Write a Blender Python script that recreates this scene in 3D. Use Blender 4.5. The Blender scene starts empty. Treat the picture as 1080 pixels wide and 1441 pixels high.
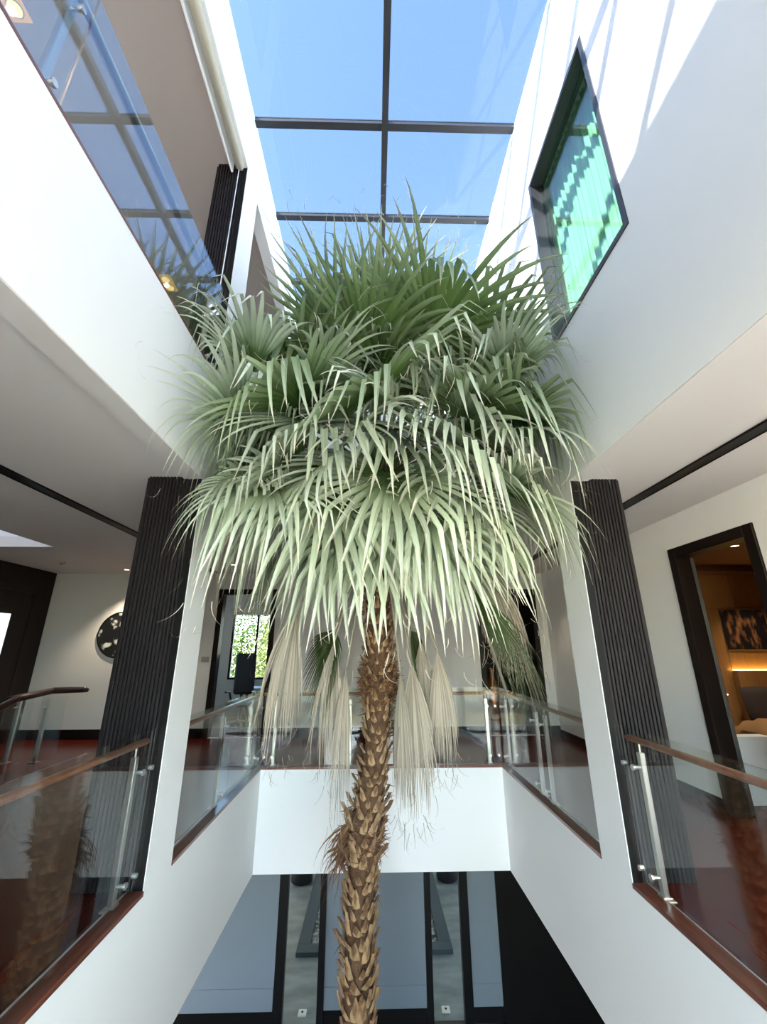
import bpy, math, random
from mathutils import Vector, Matrix
from math import sin, cos, pi, radians, sqrt, exp, atan2

scene = bpy.context.scene
col = scene.collection

# ------------------------------------------------------------------ camera
PITCH, YAW, ROLL, FPX = 0.3195, 0.0241, 0.0036, 580.85
F = Vector((sin(YAW) * cos(PITCH), cos(YAW) * cos(PITCH), sin(PITCH)))
R0 = Vector((cos(YAW), -sin(YAW), 0.0))
U0 = R0.cross(F)
R = R0 * cos(ROLL) - U0 * sin(ROLL)
U = R0 * sin(ROLL) + U0 * cos(ROLL)
cam_data = bpy.data.cameras.new('camera')
cam_data.sensor_fit = 'HORIZONTAL'
cam_data.sensor_width = 36.0
cam_data.lens = FPX / 1080.0 * 36.0
cam_data.clip_start = 0.05
cam_data.clip_end = 500
cam = bpy.data.objects.new('camera', cam_data)
col.objects.link(cam)
cam.matrix_world = Matrix(((R.x, U.x, -F.x, 0), (R.y, U.y, -F.y, 0), (R.z, U.z, -F.z, 0), (0, 0, 0, 1)))
scene.camera = cam

# ------------------------------------------------------------------ sky, sun, exposure
SUN_DIR = Vector((1.0, 0.96, -0.96)).normalized()      # the way the light travels
world = bpy.data.worlds.new('sky')
scene.world = world
world.use_nodes = True
wn = world.node_tree
bg = wn.nodes['Background']
sky = wn.nodes.new('ShaderNodeTexSky')
sky.sky_type = 'NISHITA'
sky.sun_disc = False
sky.sun_elevation = math.asin(-SUN_DIR.z)
sky.sun_rotation = atan2(-SUN_DIR.x, -SUN_DIR.y)
sky.altitude = 300
sky.air_density = 1.0
sky.dust_density = 0.6
sky.ozone_density = 1.2
wn.links.new(sky.outputs['Color'], bg.inputs['Color'])
bg.inputs['Strength'].default_value = 0.22
sun_data = bpy.data.lights.new('sun', 'SUN')
sun_data.energy = 6.2
sun_data.angle = radians(0.6)
sun_data.color = (1.0, 0.97, 0.92)
sun = bpy.data.objects.new('sun', sun_data)
col.objects.link(sun)
sun.rotation_euler = SUN_DIR.to_track_quat('-Z', 'Y').to_euler()
sun.location = (-8, -8, 14)
scene.view_settings.view_transform = 'Standard'
scene.view_settings.look = 'None'
scene.view_settings.gamma = 1.0
scene.view_settings.use_curve_mapping = False
scene.view_settings.exposure = 3.5
scene.cycles.transparent_max_bounces = 24
scene.cycles.max_bounces = 14
scene.cycles.diffuse_bounces = 8

# ------------------------------------------------------------------ measures
XL, XR = -1.665, 1.94            # atrium side walls
YP1, YP2, YF = 3.75, 4.195, 7.05 # pillar near / far edge, far end of the atrium
YN = -2.7                        # glazed front of the house, behind the photographer
YL = -0.45                       # edge of the landing
ZG, ZB, ZF = -6.04, -2.97, -1.70 # ground floor, slab underside, gallery edge
ZC, Z3 = 1.575, 2.70             # gallery ceiling, top gallery edge
ZH, ZS = 5.97, 6.89              # head of the top opening, skylight
ZC3 = 6.05
YW = 9.25                        # wall at the end of the gallery
XW = 3.8                         # right gallery wall
XO = -7.0                        # dark wall far left

# ------------------------------------------------------------------ helpers
def tag(o, label=None, cat=None, group=None, kind=None):
    if label: o['label'] = label
    if cat: o['category'] = cat
    if group: o['group'] = group
    if kind: o['kind'] = kind
    return o

def empty(name, loc, label=None, cat=None, group=None, kind=None):
    o = bpy.data.objects.new(name, None)
    o.empty_display_size = 0.1
    o.location = loc
    col.objects.link(o)
    return tag(o, label, cat, group, kind)

def world_loc(o):
    v = Vector((0, 0, 0))
    while o:
        if o.parent is None: return v + o.location
        o = o.parent
    return v

def attach(o, parent):
    """parent o (its mesh is in world space) under an object whose root is an Empty"""
    o.parent = parent
    if parent.type == 'EMPTY' and parent.parent is None:
        o.matrix_parent_inverse = Matrix.Translation(-parent.location)

class MB:
    def __init__(s):
        s.v = []; s.f = []; s.c = None
    def add(s, verts, faces):
        b = len(s.v)
        s.v += [tuple(v) for v in verts]
        s.f += [tuple(i + b for i in f) for f in faces]
        return s
    def box(s, x0, x1, y0, y1, z0, z1):
        if x0 > x1: x0, x1 = x1, x0
        if y0 > y1: y0, y1 = y1, y0
        if z0 > z1: z0, z1 = z1, z0
        return s.add([(x0, y0, z0), (x1, y0, z0), (x1, y1, z0), (x0, y1, z0), (x0, y0, z1), (x1, y0, z1), (x1, y1, z1), (x0, y1, z1)],
                     [(0, 3, 2, 1), (4, 5, 6, 7), (0, 1, 5, 4), (1, 2, 6, 5), (2, 3, 7, 6), (3, 0, 4, 7)])
    def cbox(s, x0, x1, y0, y1, z0, z1, b=0.01):
        """box with chamfered edges"""
        if x0 > x1: x0, x1 = x1, x0
        if y0 > y1: y0, y1 = y1, y0
        if z0 > z1: z0, z1 = z1, z0
        vs = []; idx = {}
        for i, x in enumerate((x0, x1)):
            for j, y in enumerate((y0, y1)):
                for k, z in enumerate((z0, z1)):
                    sx, sy, sz = (1 - 2 * i) * b, (1 - 2 * j) * b, (1 - 2 * k) * b
                    idx[i, j, k] = len(vs)
                    vs += [(x, y + sy, z + sz), (x + sx, y, z + sz), (x + sx, y + sy, z)]
        fs = []
        for i in (0, 1): fs.append([idx[i, j, k] + 0 for j, k in ((0, 0), (1, 0), (1, 1), (0, 1))][::(1 if i else -1)])
        for j in (0, 1): fs.append([idx[i, j, k] + 1 for i, k in ((0, 0), (1, 0), (1, 1), (0, 1))][::(-1 if j else 1)])
        for k in (0, 1): fs.append([idx[i, j, k] + 2 for i, j in ((0, 0), (1, 0), (1, 1), (0, 1))][::(1 if k else -1)])
        for i in (0, 1):
            for j in (0, 1): fs.append([idx[i, j, 0] + 0, idx[i, j, 1] + 0, idx[i, j, 1] + 1, idx[i, j, 0] + 1])
            for k in (0, 1): fs.append([idx[i, 0, k] + 0, idx[i, 1, k] + 0, idx[i, 1, k] + 2, idx[i, 0, k] + 2])
        for j in (0, 1):
            for k in (0, 1): fs.append([idx[0, j, k] + 1, idx[1, j, k] + 1, idx[1, j, k] + 2, idx[0, j, k] + 2])
        for key, a in idx.items(): fs.append([a, a + 1, a + 2])
        return s.add(vs, fs)
    def tube(s, pts, radii, n=8, cap=True, sx=1.0):
        pts = [Vector(p) for p in pts]
        if not hasattr(radii, '__len__'): radii = [radii] * len(pts)
        b = len(s.v); prev = None
        for i, p in enumerate(pts):
            t = (pts[min(i + 1, len(pts) - 1)] - pts[max(i - 1, 0)])
            t = t.normalized() if t.length > 1e-9 else Vector((0, 0, 1))
            if prev is None:
                ref = Vector((0, 0, 1)) if abs(t.z) < 0.9 else Vector((0, 1, 0))
                a = t.cross(ref).normalized()
            else:
                a = (prev - t * prev.dot(t)).normalized()
            prev = a
            c = t.cross(a)
            for k in range(n):
                an = 2 * pi * k / n
                s.v.append(tuple(p + a * (cos(an) * radii[i] * sx) + c * (sin(an) * radii[i])))
        for i in range(len(pts) - 1):
            for k in range(n):
                k2 = (k + 1) % n
                s.f.append((b + i * n + k, b + i * n + k2, b + (i + 1) * n + k2, b + (i + 1) * n + k))
        if cap:
            s.f.append(tuple(b + k for k in range(n))[::-1])
            e = b + (len(pts) - 1) * n
            s.f.append(tuple(e + k for k in range(n)))
        return s
    def prism(s, poly, axis, a0, a1):
        """extrude a 2D polygon along axis 0/1/2; poly holds the two other coordinates in order"""
        n = len(poly); vs = []
        for a in (a0, a1):
            for (u, w) in poly:
                vs.append((a, u, w) if axis == 0 else (u, a, w) if axis == 1 else (u, w, a))
        fs = [tuple(range(n))[::-1], tuple(range(n, 2 * n))]
        for k in range(n):
            k2 = (k + 1) % n
            fs.append((k, k2, n + k2, n + k))
        return s.add(vs, fs)
    def mesh(s, name, mat, smooth=False):
        me = bpy.data.meshes.new(name)
        me.from_pydata(s.v, [], s.f)
        if mat: me.materials.append(mat)
        if s.c is not None:
            at = me.attributes.new('tint', 'FLOAT_COLOR', 'POINT')
            flat = []
            for c in s.c: flat += [c[0], c[1], c[2], 1.0]
            at.data.foreach_set('color', flat)
        if smooth: me.polygons.foreach_set('use_smooth', [True] * len(me.polygons))
        me.update()
        return me
    def build(s, name, mat, parent=None, smooth=False, **k):
        o = bpy.data.objects.new(name, s.mesh(name, mat, smooth))
        col.objects.link(o)
        if parent is not None: attach(o, parent)
        return tag(o, **k)

def link_mesh(name, me, mtx, parent=None, **k):
    o = bpy.data.objects.new(name, me)
    col.objects.link(o)
    o.matrix_basis = mtx
    if parent is not None: attach(o, parent)
    return tag(o, **k)

def fixnormals():
    import bmesh
    for me in bpy.data.meshes:
        if me.name.split('.')[0] in ('frond', 'dead_frond', 'fibre', 'foliage'): continue
        bm = bmesh.new(); bm.from_mesh(me)
        bmesh.ops.recalc_face_normals(bm, faces=bm.faces)
        bm.to_mesh(me); bm.free()

# ------------------------------------------------------------------ materials
def nmat(name):
    m = bpy.data.materials.new(name); m.use_nodes = True
    nt = m.node_tree; nt.nodes.clear()
    out = nt.nodes.new('ShaderNodeOutputMaterial')
    return m, nt, out

def pbr(name, color, rough=0.5, metal=0.0, spec=0.5, coat=0.0, noise=None, bump=None, emit=None):
    """noise = (scale xyz, second colour, low, high); bump = (scale xyz, strength)"""
    m, nt, out = nmat(name)
    b = nt.nodes.new('ShaderNodeBsdfPrincipled')
    b.inputs['Base Color'].default_value = (*color, 1)
    b.inputs['Roughness'].default_value = rough
    b.inputs['Metallic'].default_value = metal
    b.inputs['Specular IOR Level'].default_value = spec
    b.inputs['Coat Weight'].default_value = coat
    b.inputs['Coat Roughness'].default_value = 0.06
    if emit:
        b.inputs['Emission Color'].default_value = (*emit[0], 1)
        b.inputs['Emission Strength'].default_value = emit[1]
    def noisetex(sc, detail=5):
        tc = nt.nodes.new('ShaderNodeTexCoord')
        mp = nt.nodes.new('ShaderNodeMapping'); mp.inputs['Scale'].default_value = sc
        nz = nt.nodes.new('ShaderNodeTexNoise'); nz.inputs['Scale'].default_value = 1.0; nz.inputs['Detail'].default_value = detail
        nt.links.new(tc.outputs['Object'], mp.inputs['Vector']); nt.links.new(mp.outputs['Vector'], nz.inputs['Vector'])
        return nz
    if noise:
        nz = noisetex(noise[0])
        rp = nt.nodes.new('ShaderNodeValToRGB')
        rp.color_ramp.elements[0].position = noise[2]; rp.color_ramp.elements[0].color = (*color, 1)
        rp.color_ramp.elements[1].position = noise[3]; rp.color_ramp.elements[1].color = (*noise[1], 1)
        nt.links.new(nz.outputs['Fac'], rp.inputs['Fac']); nt.links.new(rp.outputs['Color'], b.inputs['Base Color'])
    if bump:
        nz = noisetex(bump[0], 3)
        bp = nt.nodes.new('ShaderNodeBump'); bp.inputs['Strength'].default_value = bump[1]; bp.inputs['Distance'].default_value = 0.01
        nt.links.new(nz.outputs['Fac'], bp.inputs['Height']); nt.links.new(bp.outputs['Normal'], b.inputs['Normal'])
    nt.links.new(b.outputs['BSDF'], out.inputs['Surface'])
    return m

def glass(name, tint=(0.95, 0.975, 0.965), ior=1.5, rough=0.0, extra=0.0):
    """thin architectural glass: Fresnel mix of a tinted see-through and a mirror"""
    m, nt, out = nmat(name)
    tr = nt.nodes.new('ShaderNodeBsdfTransparent'); tr.inputs['Color'].default_value = (*tint, 1)
    gl = nt.nodes.new('ShaderNodeBsdfGlossy'); gl.inputs['Roughness'].default_value = rough
    fr = nt.nodes.new('ShaderNodeFresnel'); fr.inputs['IOR'].default_value = ior
    ad = nt.nodes.new('ShaderNodeMath'); ad.operation = 'ADD'; ad.use_clamp = True; ad.inputs[1].default_value = extra
    # the same reflectance seen from inside the pane as from outside
    ge = nt.nodes.new('ShaderNodeNewGeometry')
    io = nt.nodes.new('ShaderNodeMix'); io.data_type = 'FLOAT'
    io.inputs[2].default_value = ior; io.inputs[3].default_value = 1.0 / ior
    nt.links.new(ge.outputs['Backfacing'], io.inputs[0]); nt.links.new(io.outputs[0], fr.inputs['IOR'])
    mx = nt.nodes.new('ShaderNodeMixShader')
    nt.links.new(fr.outputs[0], ad.inputs[0]); nt.links.new(ad.outputs[0], mx.inputs[0])
    nt.links.new(tr.outputs[0], mx.inputs[1]); nt.links.new(gl.outputs[0], mx.inputs[2])
    nt.links.new(mx.outputs[0], out.inputs['Surface'])
    return m

def leafmat(name, stops, transl=0.35, gloss=0.12, var=0.25):
    m, nt, out = nmat(name)
    at = nt.nodes.new('ShaderNodeAttribute'); at.attribute_name = 'tint'
    sp = nt.nodes.new('ShaderNodeSeparateColor')
    rp = nt.nodes.new('ShaderNodeValToRGB')
    els = rp.color_ramp.elements
    els[0].position, els[0].color = stops[0][0], (*stops[0][1], 1)
    els[1].position, els[1].color = stops[-1][0], (*stops[-1][1], 1)
    for p, c in stops[1:-1]:
        e = els.new(p); e.color = (*c, 1)
    hv = nt.nodes.new('ShaderNodeHueSaturation')
    mr = nt.nodes.new('ShaderNodeMapRange'); mr.inputs[3].default_value = 1 - var; mr.inputs[4].default_value = 1 + var
    df = nt.nodes.new('ShaderNodeBsdfPrincipled'); df.inputs['Roughness'].default_value = 0.45; df.inputs['Specular IOR Level'].default_value = gloss * 3
    tl = nt.nodes.new('ShaderNodeBsdfTranslucent')
    mx = nt.nodes.new('ShaderNodeMixShader'); mx.inputs[0].default_value = transl
    L = nt.links.new
    L(at.outputs['Color'], sp.inputs[0]); L(sp.outputs[0], rp.inputs['Fac']); L(sp.outputs[1], mr.inputs[0])
    L(rp.outputs['Color'], hv.inputs['Color']); L(mr.outputs[0], hv.inputs['Value'])
    L(hv.outputs['Color'], df.inputs['Base Color']); L(hv.outputs['Color'], tl.inputs['Color'])
    L(df.outputs[0], mx.inputs[1]); L(tl.outputs[0], mx.inputs[2]); L(mx.outputs[0], out.inputs['Surface'])
    return m

M = {}
M['white'] = pbr('white_plaster', (0.86, 0.86, 0.86), 0.6, spec=0.2)
M['ceiling'] = pbr('bounce_tinted_ceiling', (0.72, 0.68, 0.65), 0.7, spec=0.2)  # white paint; warm tint stands in for reddish light off the floor
M['warmwall'] = pbr('gallery_wall_paint', (0.62, 0.61, 0.59), 0.7, spec=0.2)
M['taupe'] = pbr('taupe_paint', (0.46, 0.41, 0.37), 0.7, spec=0.2)
M['black'] = pbr('black_paint', (0.005, 0.0045, 0.0045), 0.45, spec=0.2)
M['slat'] = pbr('dark_slat_veneer', (0.018, 0.015, 0.016), 0.5, spec=0.2)
M['groove'] = pbr('groove_black', (0.004, 0.004, 0.004), 0.8)
M['frame'] = pbr('dark_aluminium', (0.045, 0.045, 0.048), 0.4, metal=0.3)
M['darkwood'] = pbr('dark_door_wood', (0.009, 0.006, 0.005), 0.4, spec=0.2, noise=((40, 40, 2), (0.016, 0.009, 0.007), 0.4, 0.7))
M['cherry'] = pbr('cherry_handrail', (0.30, 0.115, 0.055), 0.28, coat=0.4, noise=((60, 4, 60), (0.20, 0.07, 0.035), 0.35, 0.7))
M['trimwood'] = pbr('cherry_edge_trim', (0.17, 0.05, 0.028), 0.3, coat=0.3, noise=((50, 3, 50), (0.10, 0.028, 0.016), 0.35, 0.7))
M['steel'] = pbr('brushed_steel', (0.62, 0.60, 0.57), 0.3, metal=1.0, bump=((150, 150, 3), 0.15))
M['skirting'] = pbr('black_skirting', (0.007, 0.006, 0.006), 0.4, spec=0.2)
M['glass'] = glass('balustrade_glass')
M['skyglass'] = glass('tinted_skylight_glass', (0.470, 0.49, 0.512), 1.35)  # tinted dark to dim the sky and sun coming through
M['topglass'] = glass('top_balustrade_glass', (0.90, 0.95, 0.95), 1.6, extra=0.10)
M['winglass'] = glass('green_window_glass', (0.86, 0.97, 0.90), 1.5)
M['clearglass'] = glass('clear_window_glass', (0.93, 0.96, 0.95), 1.45)
M['blindcream'] = pbr('cream_blind_fabric', (0.62, 0.57, 0.43), 0.7)
M['blindgrey'] = pbr('grey_blind_fabric', (0.20, 0.235, 0.265), 0.75, bump=((400, 400, 400), 0.1))
M['curb'] = pbr('slate_curb', (0.035, 0.048, 0.054), 0.6)
M['pebble'] = pbr('pebble', (0.55, 0.50, 0.42), 0.6, noise=((9, 9, 9), (0.16, 0.15, 0.14), 0.4, 0.65))
M['marble'] = pbr('grey_marble', (0.15, 0.155, 0.142), 0.35, noise=((1.6, 3.5, 1), (0.30, 0.30, 0.275), 0.35, 0.72))
M['darkfloor'] = pbr('dark_ground_floor', (0.018, 0.012, 0.010), 0.4, noise=((2, 25, 1), (0.05, 0.028, 0.02), 0.4, 0.75))
M['downlight'] = pbr('lamp_lens', (0.9, 0.8, 0.6), 0.4, emit=((1.0, 0.80, 0.50), 0.6))
M['honey'] = pbr('honey_wood', (0.30, 0.14, 0.045), 0.35, noise=((40, 40, 3), (0.36, 0.18, 0.06), 0.35, 0.7))
M['brown'] = pbr('brown_paint', (0.20, 0.085, 0.045), 0.6)
M['linen'] = pbr('tan_bedding', (0.36, 0.20, 0.085), 0.85)
M['darkcloth'] = pbr('dark_cushion', (0.03, 0.02, 0.018), 0.9)
M['chair'] = pbr('black_leather', (0.012, 0.012, 0.016), 0.3)
M['desktop'] = pbr('pale_desk', (0.70, 0.74, 0.78), 0.3)
M['plate'] = pbr('grey_plastic', (0.32, 0.31, 0.29), 0.5)
M['outwall'] = pbr('outside_render', (0.6, 0.6, 0.58), 0.8)

def woodfloor():
    m, nt, out = nmat('polished_cherry_floor')
    L = nt.links.new
    tc = nt.nodes.new('ShaderNodeTexCoord')
    br = nt.nodes.new('ShaderNodeTexBrick')
    mp = nt.nodes.new('ShaderNodeMapping'); mp.inputs['Rotation'].default_value = (0, 0, pi / 2)
    br.inputs['Scale'].default_value = 1.0
    br.inputs['Brick Width'].default_value = 1.2; br.inputs['Row Height'].default_value = 0.13
    br.inputs['Mortar Size'].default_value = 0.0012
    br.inputs['Color1'].default_value = (0.105, 0.014, 0.006, 1); br.inputs['Color2'].default_value = (0.065, 0.009, 0.004, 1)
    br.inputs['Mortar'].default_value = (0.03, 0.006, 0.004, 1)
    L(tc.outputs['Object'], mp.inputs['Vector']); L(mp.outputs['Vector'], br.inputs['Vector'])
    nz = nt.nodes.new('ShaderNodeTexNoise'); nz.inputs['Scale'].default_value = 3; nz.inputs['Detail'].default_value = 8
    m2 = nt.nodes.new('ShaderNodeMapping'); m2.inputs['Scale'].default_value = (14, 1.2, 1)
    L(tc.outputs['Object'], m2.inputs['Vector']); L(m2.outputs['Vector'], nz.inputs['Vector'])
    mix = nt.nodes.new('ShaderNodeMix'); mix.data_type = 'RGBA'; mix.blend_type = 'MULTIPLY'; mix.inputs['Factor'].default_value = 0.7
    rp = nt.nodes.new('ShaderNodeValToRGB'); rp.color_ramp.elements[0].color = (0.5, 0.4, 0.4, 1); rp.color_ramp.elements[0].position = 0.3
    rp.color_ramp.elements[1].position = 0.7; rp.color_ramp.elements[1].color = (1.3, 1.2, 1.1, 1)
    L(nz.outputs['Fac'], rp.inputs['Fac']); L(br.outputs['Color'], mix.inputs['A']); L(rp.outputs['Color'], mix.inputs['B'])
    b = nt.nodes.new('ShaderNodeBsdfPrincipled'); b.inputs['Roughness'].default_value = 0.22
    b.inputs['Specular IOR Level'].default_value = 0.3
    L(mix.outputs['Result'], b.inputs['Base Color']); L(b.outputs[0], out.inputs['Surface'])
    return m
M['floor'] = woodfloor()

def blotmat(name, dark, light, scale, lo, hi, stretch=(1, 1, 1)):
    return pbr(name, dark, 0.35, noise=((scale * stretch[0], scale * stretch[1], scale * stretch[2]), light, lo, hi))
M['inkart'] = blotmat('ink_picture', (0.010, 0.011, 0.012), (0.62, 0.64, 0.62), 5, 0.54, 0.62)
M['abstract'] = blotmat('abstract_picture', (0.012, 0.010, 0.012), (0.40, 0.17, 0.06), 9, 0.50, 0.70, (1.2, 1, 0.5))

M['leaf'] = leafmat('palm_leaf', [(0.0, (0.055, 0.115, 0.022)), (0.20, (0.10, 0.175, 0.05)), (0.40, (0.40, 0.48, 0.32)), (0.80, (0.66, 0.72, 0.56)), (1.0, (0.70, 0.64, 0.51))], 0.12)
M['leafup'] = leafmat('palm_leaf_young', [(0.0, (0.045, 0.095, 0.014)), (0.45, (0.115, 0.180, 0.048)), (0.80, (0.27, 0.33, 0.17)), (1.0, (0.46, 0.43, 0.31))], 0.30)
M['leafmid'] = leafmat('palm_leaf_mature', [(0.0, (0.045, 0.10, 0.016)), (0.25, (0.09, 0.16, 0.04)), (0.50, (0.26, 0.34, 0.17)), (0.85, (0.50, 0.57, 0.39)), (1.0, (0.60, 0.55, 0.42))], 0.14)
M['dead'] = leafmat('dry_palm_leaf', [(0.0, (0.38, 0.32, 0.245)), (0.4, (0.43, 0.375, 0.30)), (1.0, (0.38, 0.32, 0.25))], 0.2, 0.05, 0.4)
M['olive'] = leafmat('fading_palm_leaf', [(0.0, (0.09, 0.13, 0.03)), (0.6, (0.07, 0.12, 0.04)), (1.0, (0.16, 0.19, 0.10))], 0.2)
M['petiole'] = pbr('green_petiole', (0.20, 0.24, 0.09), 0.4, noise=((8, 8, 8), (0.28, 0.28, 0.12), 0.4, 0.7))
M['drypetiole'] = pbr('dry_petiole', (0.36, 0.32, 0.24), 0.6)
M['bark'] = pbr('palm_bark', (0.07, 0.035, 0.017), 0.9, noise=((25, 25, 12), (0.15, 0.075, 0.035), 0.35, 0.7), bump=((60, 60, 20), 0.8))
M['stub'] = pbr('leaf_base_brown', (0.42, 0.27, 0.14), 0.75, noise=((14, 14, 5), (0.15, 0.075, 0.032), 0.42, 0.66), bump=((90, 90, 10), 0.5))
M['fibre'] = pbr('trunk_fibre', (0.15, 0.065, 0.027), 0.9, noise=((20, 20, 20), (0.25, 0.12, 0.05), 0.4, 0.7))

# ------------------------------------------------------------------ shell: floors, ceilings, walls
def struct(name, mb, mat, label, cat, parent=None):
    return mb.build(name, M[mat] if isinstance(mat, str) else mat, parent, label=label if parent is None else None,
                    cat=cat if parent is None else None, kind='structure' if parent is None else None)

T = 0.16
FT = -1.68   # top of the gallery floor
struct('floor', MB().box(-9, 6.5, YN, 9.4, ZG - 0.2, ZG), 'darkfloor', 'dark ground floor at the foot of the palm', 'floor')
struct('floor_left', MB().box(XO, XL - T, YN, YW, ZB, FT).box(XL - T, XL, YF + T, YW, ZB, FT), 'floor', 'polished cherry wood floor of the gallery with the stair', 'floor')
struct('floor_right', MB().box(XR + T, 7.5, YN, YW, ZB, FT), 'floor', 'polished cherry wood floor of the gallery by the bedroom door', 'floor')
struct('floor_far', MB().box(XL, XR + T, YF + T, YW, ZB, FT), 'floor', 'polished cherry wood floor of the gallery behind the palm', 'floor')
struct('floor_near', MB().box(XL, XR, -1.6, YL - T, -1.98, FT), 'floor', 'polished cherry wood floor of the landing facing the palm', 'floor')

# left wall of the atrium: lower band, pillar, band, pillar, head
wl = MB()
wl.box(XL - T, XL, YN, YF, ZB, ZF)
wl.box(XL - 0.006, XL, YP1, YP2, ZF, ZC)
wl.box(XL - T, XL, YN, YF + T, ZC, Z3)
wl.box(XL - 0.006, XL, YP1, YP2, Z3, ZH)
wl.box(XL - T, XL, 6.55, YF + T, Z3, ZH)
wl.box(XL - T, XL, YN, YF + T, ZH, ZS)
struct('wall_left', wl, 'white', 'white atrium wall with open galleries on two levels', 'wall')
WY0, WY1, WZ0, WZ1 = 2.275, 3.60, 3.10, 5.50
wr = MB()
wr.box(XR, XR + T, YN, YF, ZB, ZF)
wr.box(XR, XR + 0.006, YP1, YP2, ZF, ZC)
wr.box(XR, XR + T, YN, WY0, ZC, ZS).box(XR, XR + T, WY1, YF + T, ZC, ZS)
wr.box(XR, XR + T, WY0, WY1, ZC, WZ0).box(XR, XR + T, WY0, WY1, WZ1, ZS)
struct('wall_right', wr, 'white', 'tall white sunlit atrium wall with the dark-framed window', 'wall')
wf = MB().box(XL, XR, YF, YF + T, ZB, ZF).box(XL - T, XR + T, YF, YF + T, ZC, ZS)
struct('wall_far', wf, 'white', 'white end wall of the atrium behind the palm', 'wall')
struct('wall_front', MB().box(XL - T, XR + T, YN - .12, YN, ZC, ZS + .1), 'white', 'unseen white wall above the glazed front, closed to dim the upper atrium', 'wall')  # solid here so less daylight reaches the upper walls; out of view
struct('wall_near', MB().box(XL, XR, YL - T, YL, -2.0, ZF).box(XL, XR, -1.76, -1.6, -2.0, ZF), 'white', 'white edge of the landing facing the palm', 'wall')

# gallery ceilings (white paint, with the floor's reddish bounce put into its colour)
struct('ceiling_left', MB().box(XL - T - .02, XL - .006, YN, YP1 - .01, ZC - .006, ZC).box(XL - T - .02, XL - .006, YP2 + .01, YF, ZC - .006, ZC).box(-5.25, XL - T, YN, YW, ZC + 0.025, ZC + 0.2).box(XO, -5.25, 6.72, YW, ZC + 0.025, ZC + 0.2)
       .box(XO, -5.25, YN, 3.0, ZC + 0.025, ZC + 0.2).box(XL - T, XL, YF + T, YW, ZC + 0.025, ZC + 0.2), 'ceiling', 'bounce-tinted white ceiling with the black slot above the stair gallery', 'ceiling')
struct('ceiling_right', MB().box(XR + T, 3.8 + T, YN, YW, ZC + 0.025, ZC + 0.2).box(XR + .006, XR + T + .02, YN, YP1 - .01, ZC - .006, ZC).box(XR + .006, XR + T + .02, YP2 + .01, YW, ZC - .006, ZC), 'ceiling', 'bounce-tinted white ceiling with the black slot by the bedroom door', 'ceiling')
struct('ceiling_far', MB().box(XL, XR + T, YF + T, YW, ZC + 0.025, ZC + 0.2), 'ceiling', 'bounce-tinted white ceiling of the gallery behind the palm', 'ceiling')
sw = MB().box(XO, -5.25, 6.72, 6.9, ZC + 0.2, 3.6).box(XO, -5.25, 2.8, 3.0, ZC + 0.2, 3.6).box(-5.25, -5.1, 2.8, 6.9, ZC + 0.2, 3.6).box(XO - .15, XO, 2.8, 6.9, ZC + 0.2, 3.6)
struct('wall_stairwell', sw, 'white', 'white stairwell shaft above the opening in the ceiling', 'wall')
# ground-floor soffit round the void is the slab itself; enclosing walls
w6 = empty('window_6', (-6.2, 4.9, 3.6), 'rooflight added over the stairwell to brighten its shaft', 'skylight', kind='structure')  # added opening that lets daylight down the stairwell
MB().box(XO - .15, -5.1, 2.8, 6.9, 3.6, 3.612).build('pane', M['skyglass'], w6)
MB().box(XO - .15, -5.1, 4.8, 4.87, 3.612, 3.68).build('glazing_bar', M['frame'], w6)
struct('roof_stair', MB().box(XO - .15, -5.1, YN, 2.8, ZC + .2, ZC + .3).box(XO - .15, -5.1, 6.9, YW + .1, ZC + .2, ZC + .3), 'white', 'flat roof beside the added stairwell rooflight', 'roof')
struct('wall_outer_left', MB().box(XO - 0.15, XO, YN, YW, ZB, ZC + 0.2), 'darkwood', 'black wooden wall beside the stair', 'wall')
struct('wall_gallery_front', MB().box(XO, XL - T, YN - .12, YN, ZB, ZC + .2).box(XR + T, 7.5, YN - .12, YN, ZB, FT + .1).box(3.7, 7.5, YN - .12, YN, FT + .1, ZC + .2).box(XR + T, 3.7, YN - .12, YN, 1.4, ZC + .2), 'warmwall', 'pale front wall of the galleries', 'wall')
M['court'] = pbr('added_bounce_paving', (0.54, 0.52, 0.48), 0.7, noise=((.8, .8, .8), (0.46, 0.44, 0.40), .4, .6))
struct('floor_bounce', MB().box(-16, 18, -24, YN - .13, ZG - .2, ZG - .02), 'court', 'unseen pale forecourt added to bounce sunlight in through the glazed front', 'floor')  # added ground plane, throws sunlight up into the atrium
fc = empty('window_5', (.14, YN - .06, ZG), 'tall glazed front of the atrium facing the palm', 'window', kind='structure')
for x in (XL - T, -.5, .72, XR + .06):
    MB().box(x, x + .10, YN - .12, YN, ZG, ZC).build('mullion', M['frame'], fc)
for x in (2.10, 3.62):
    MB().box(x, x + .08, YN - .12, YN, FT + .1, 1.4).build('mullion', M['frame'], fc)
for z in (ZB, -2.0, .4):
    for a, b in ((XL - .06, -.5), (-.4, .72), (.82, XR + .06)):
        MB().box(a, b, YN - .11, YN - .01, z, z + .08).build('rail', M['frame'], fc)
for a, b in ((XL - .06, -.5), (-.4, .72), (.82, XR + .06)):
    MB().box(a, b, YN - .07, YN - .058, ZG, ZC).build('pane', M['clearglass'], fc)
MB().box(2.18, 3.62, YN - .07, YN - .058, FT + .1, 1.4).build('pane', M['clearglass'], fc)
struct('wall_ground_left', MB().box(-9.1, -9, YN, 9.4, ZG, ZB), 'warmwall', 'pale wall of the ground floor room', 'wall')
struct('wall_ground_right', MB().box(4.2, 4.3, YN, 9.4, ZG, ZB), 'black', 'black wall of the ground floor room', 'wall')
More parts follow.
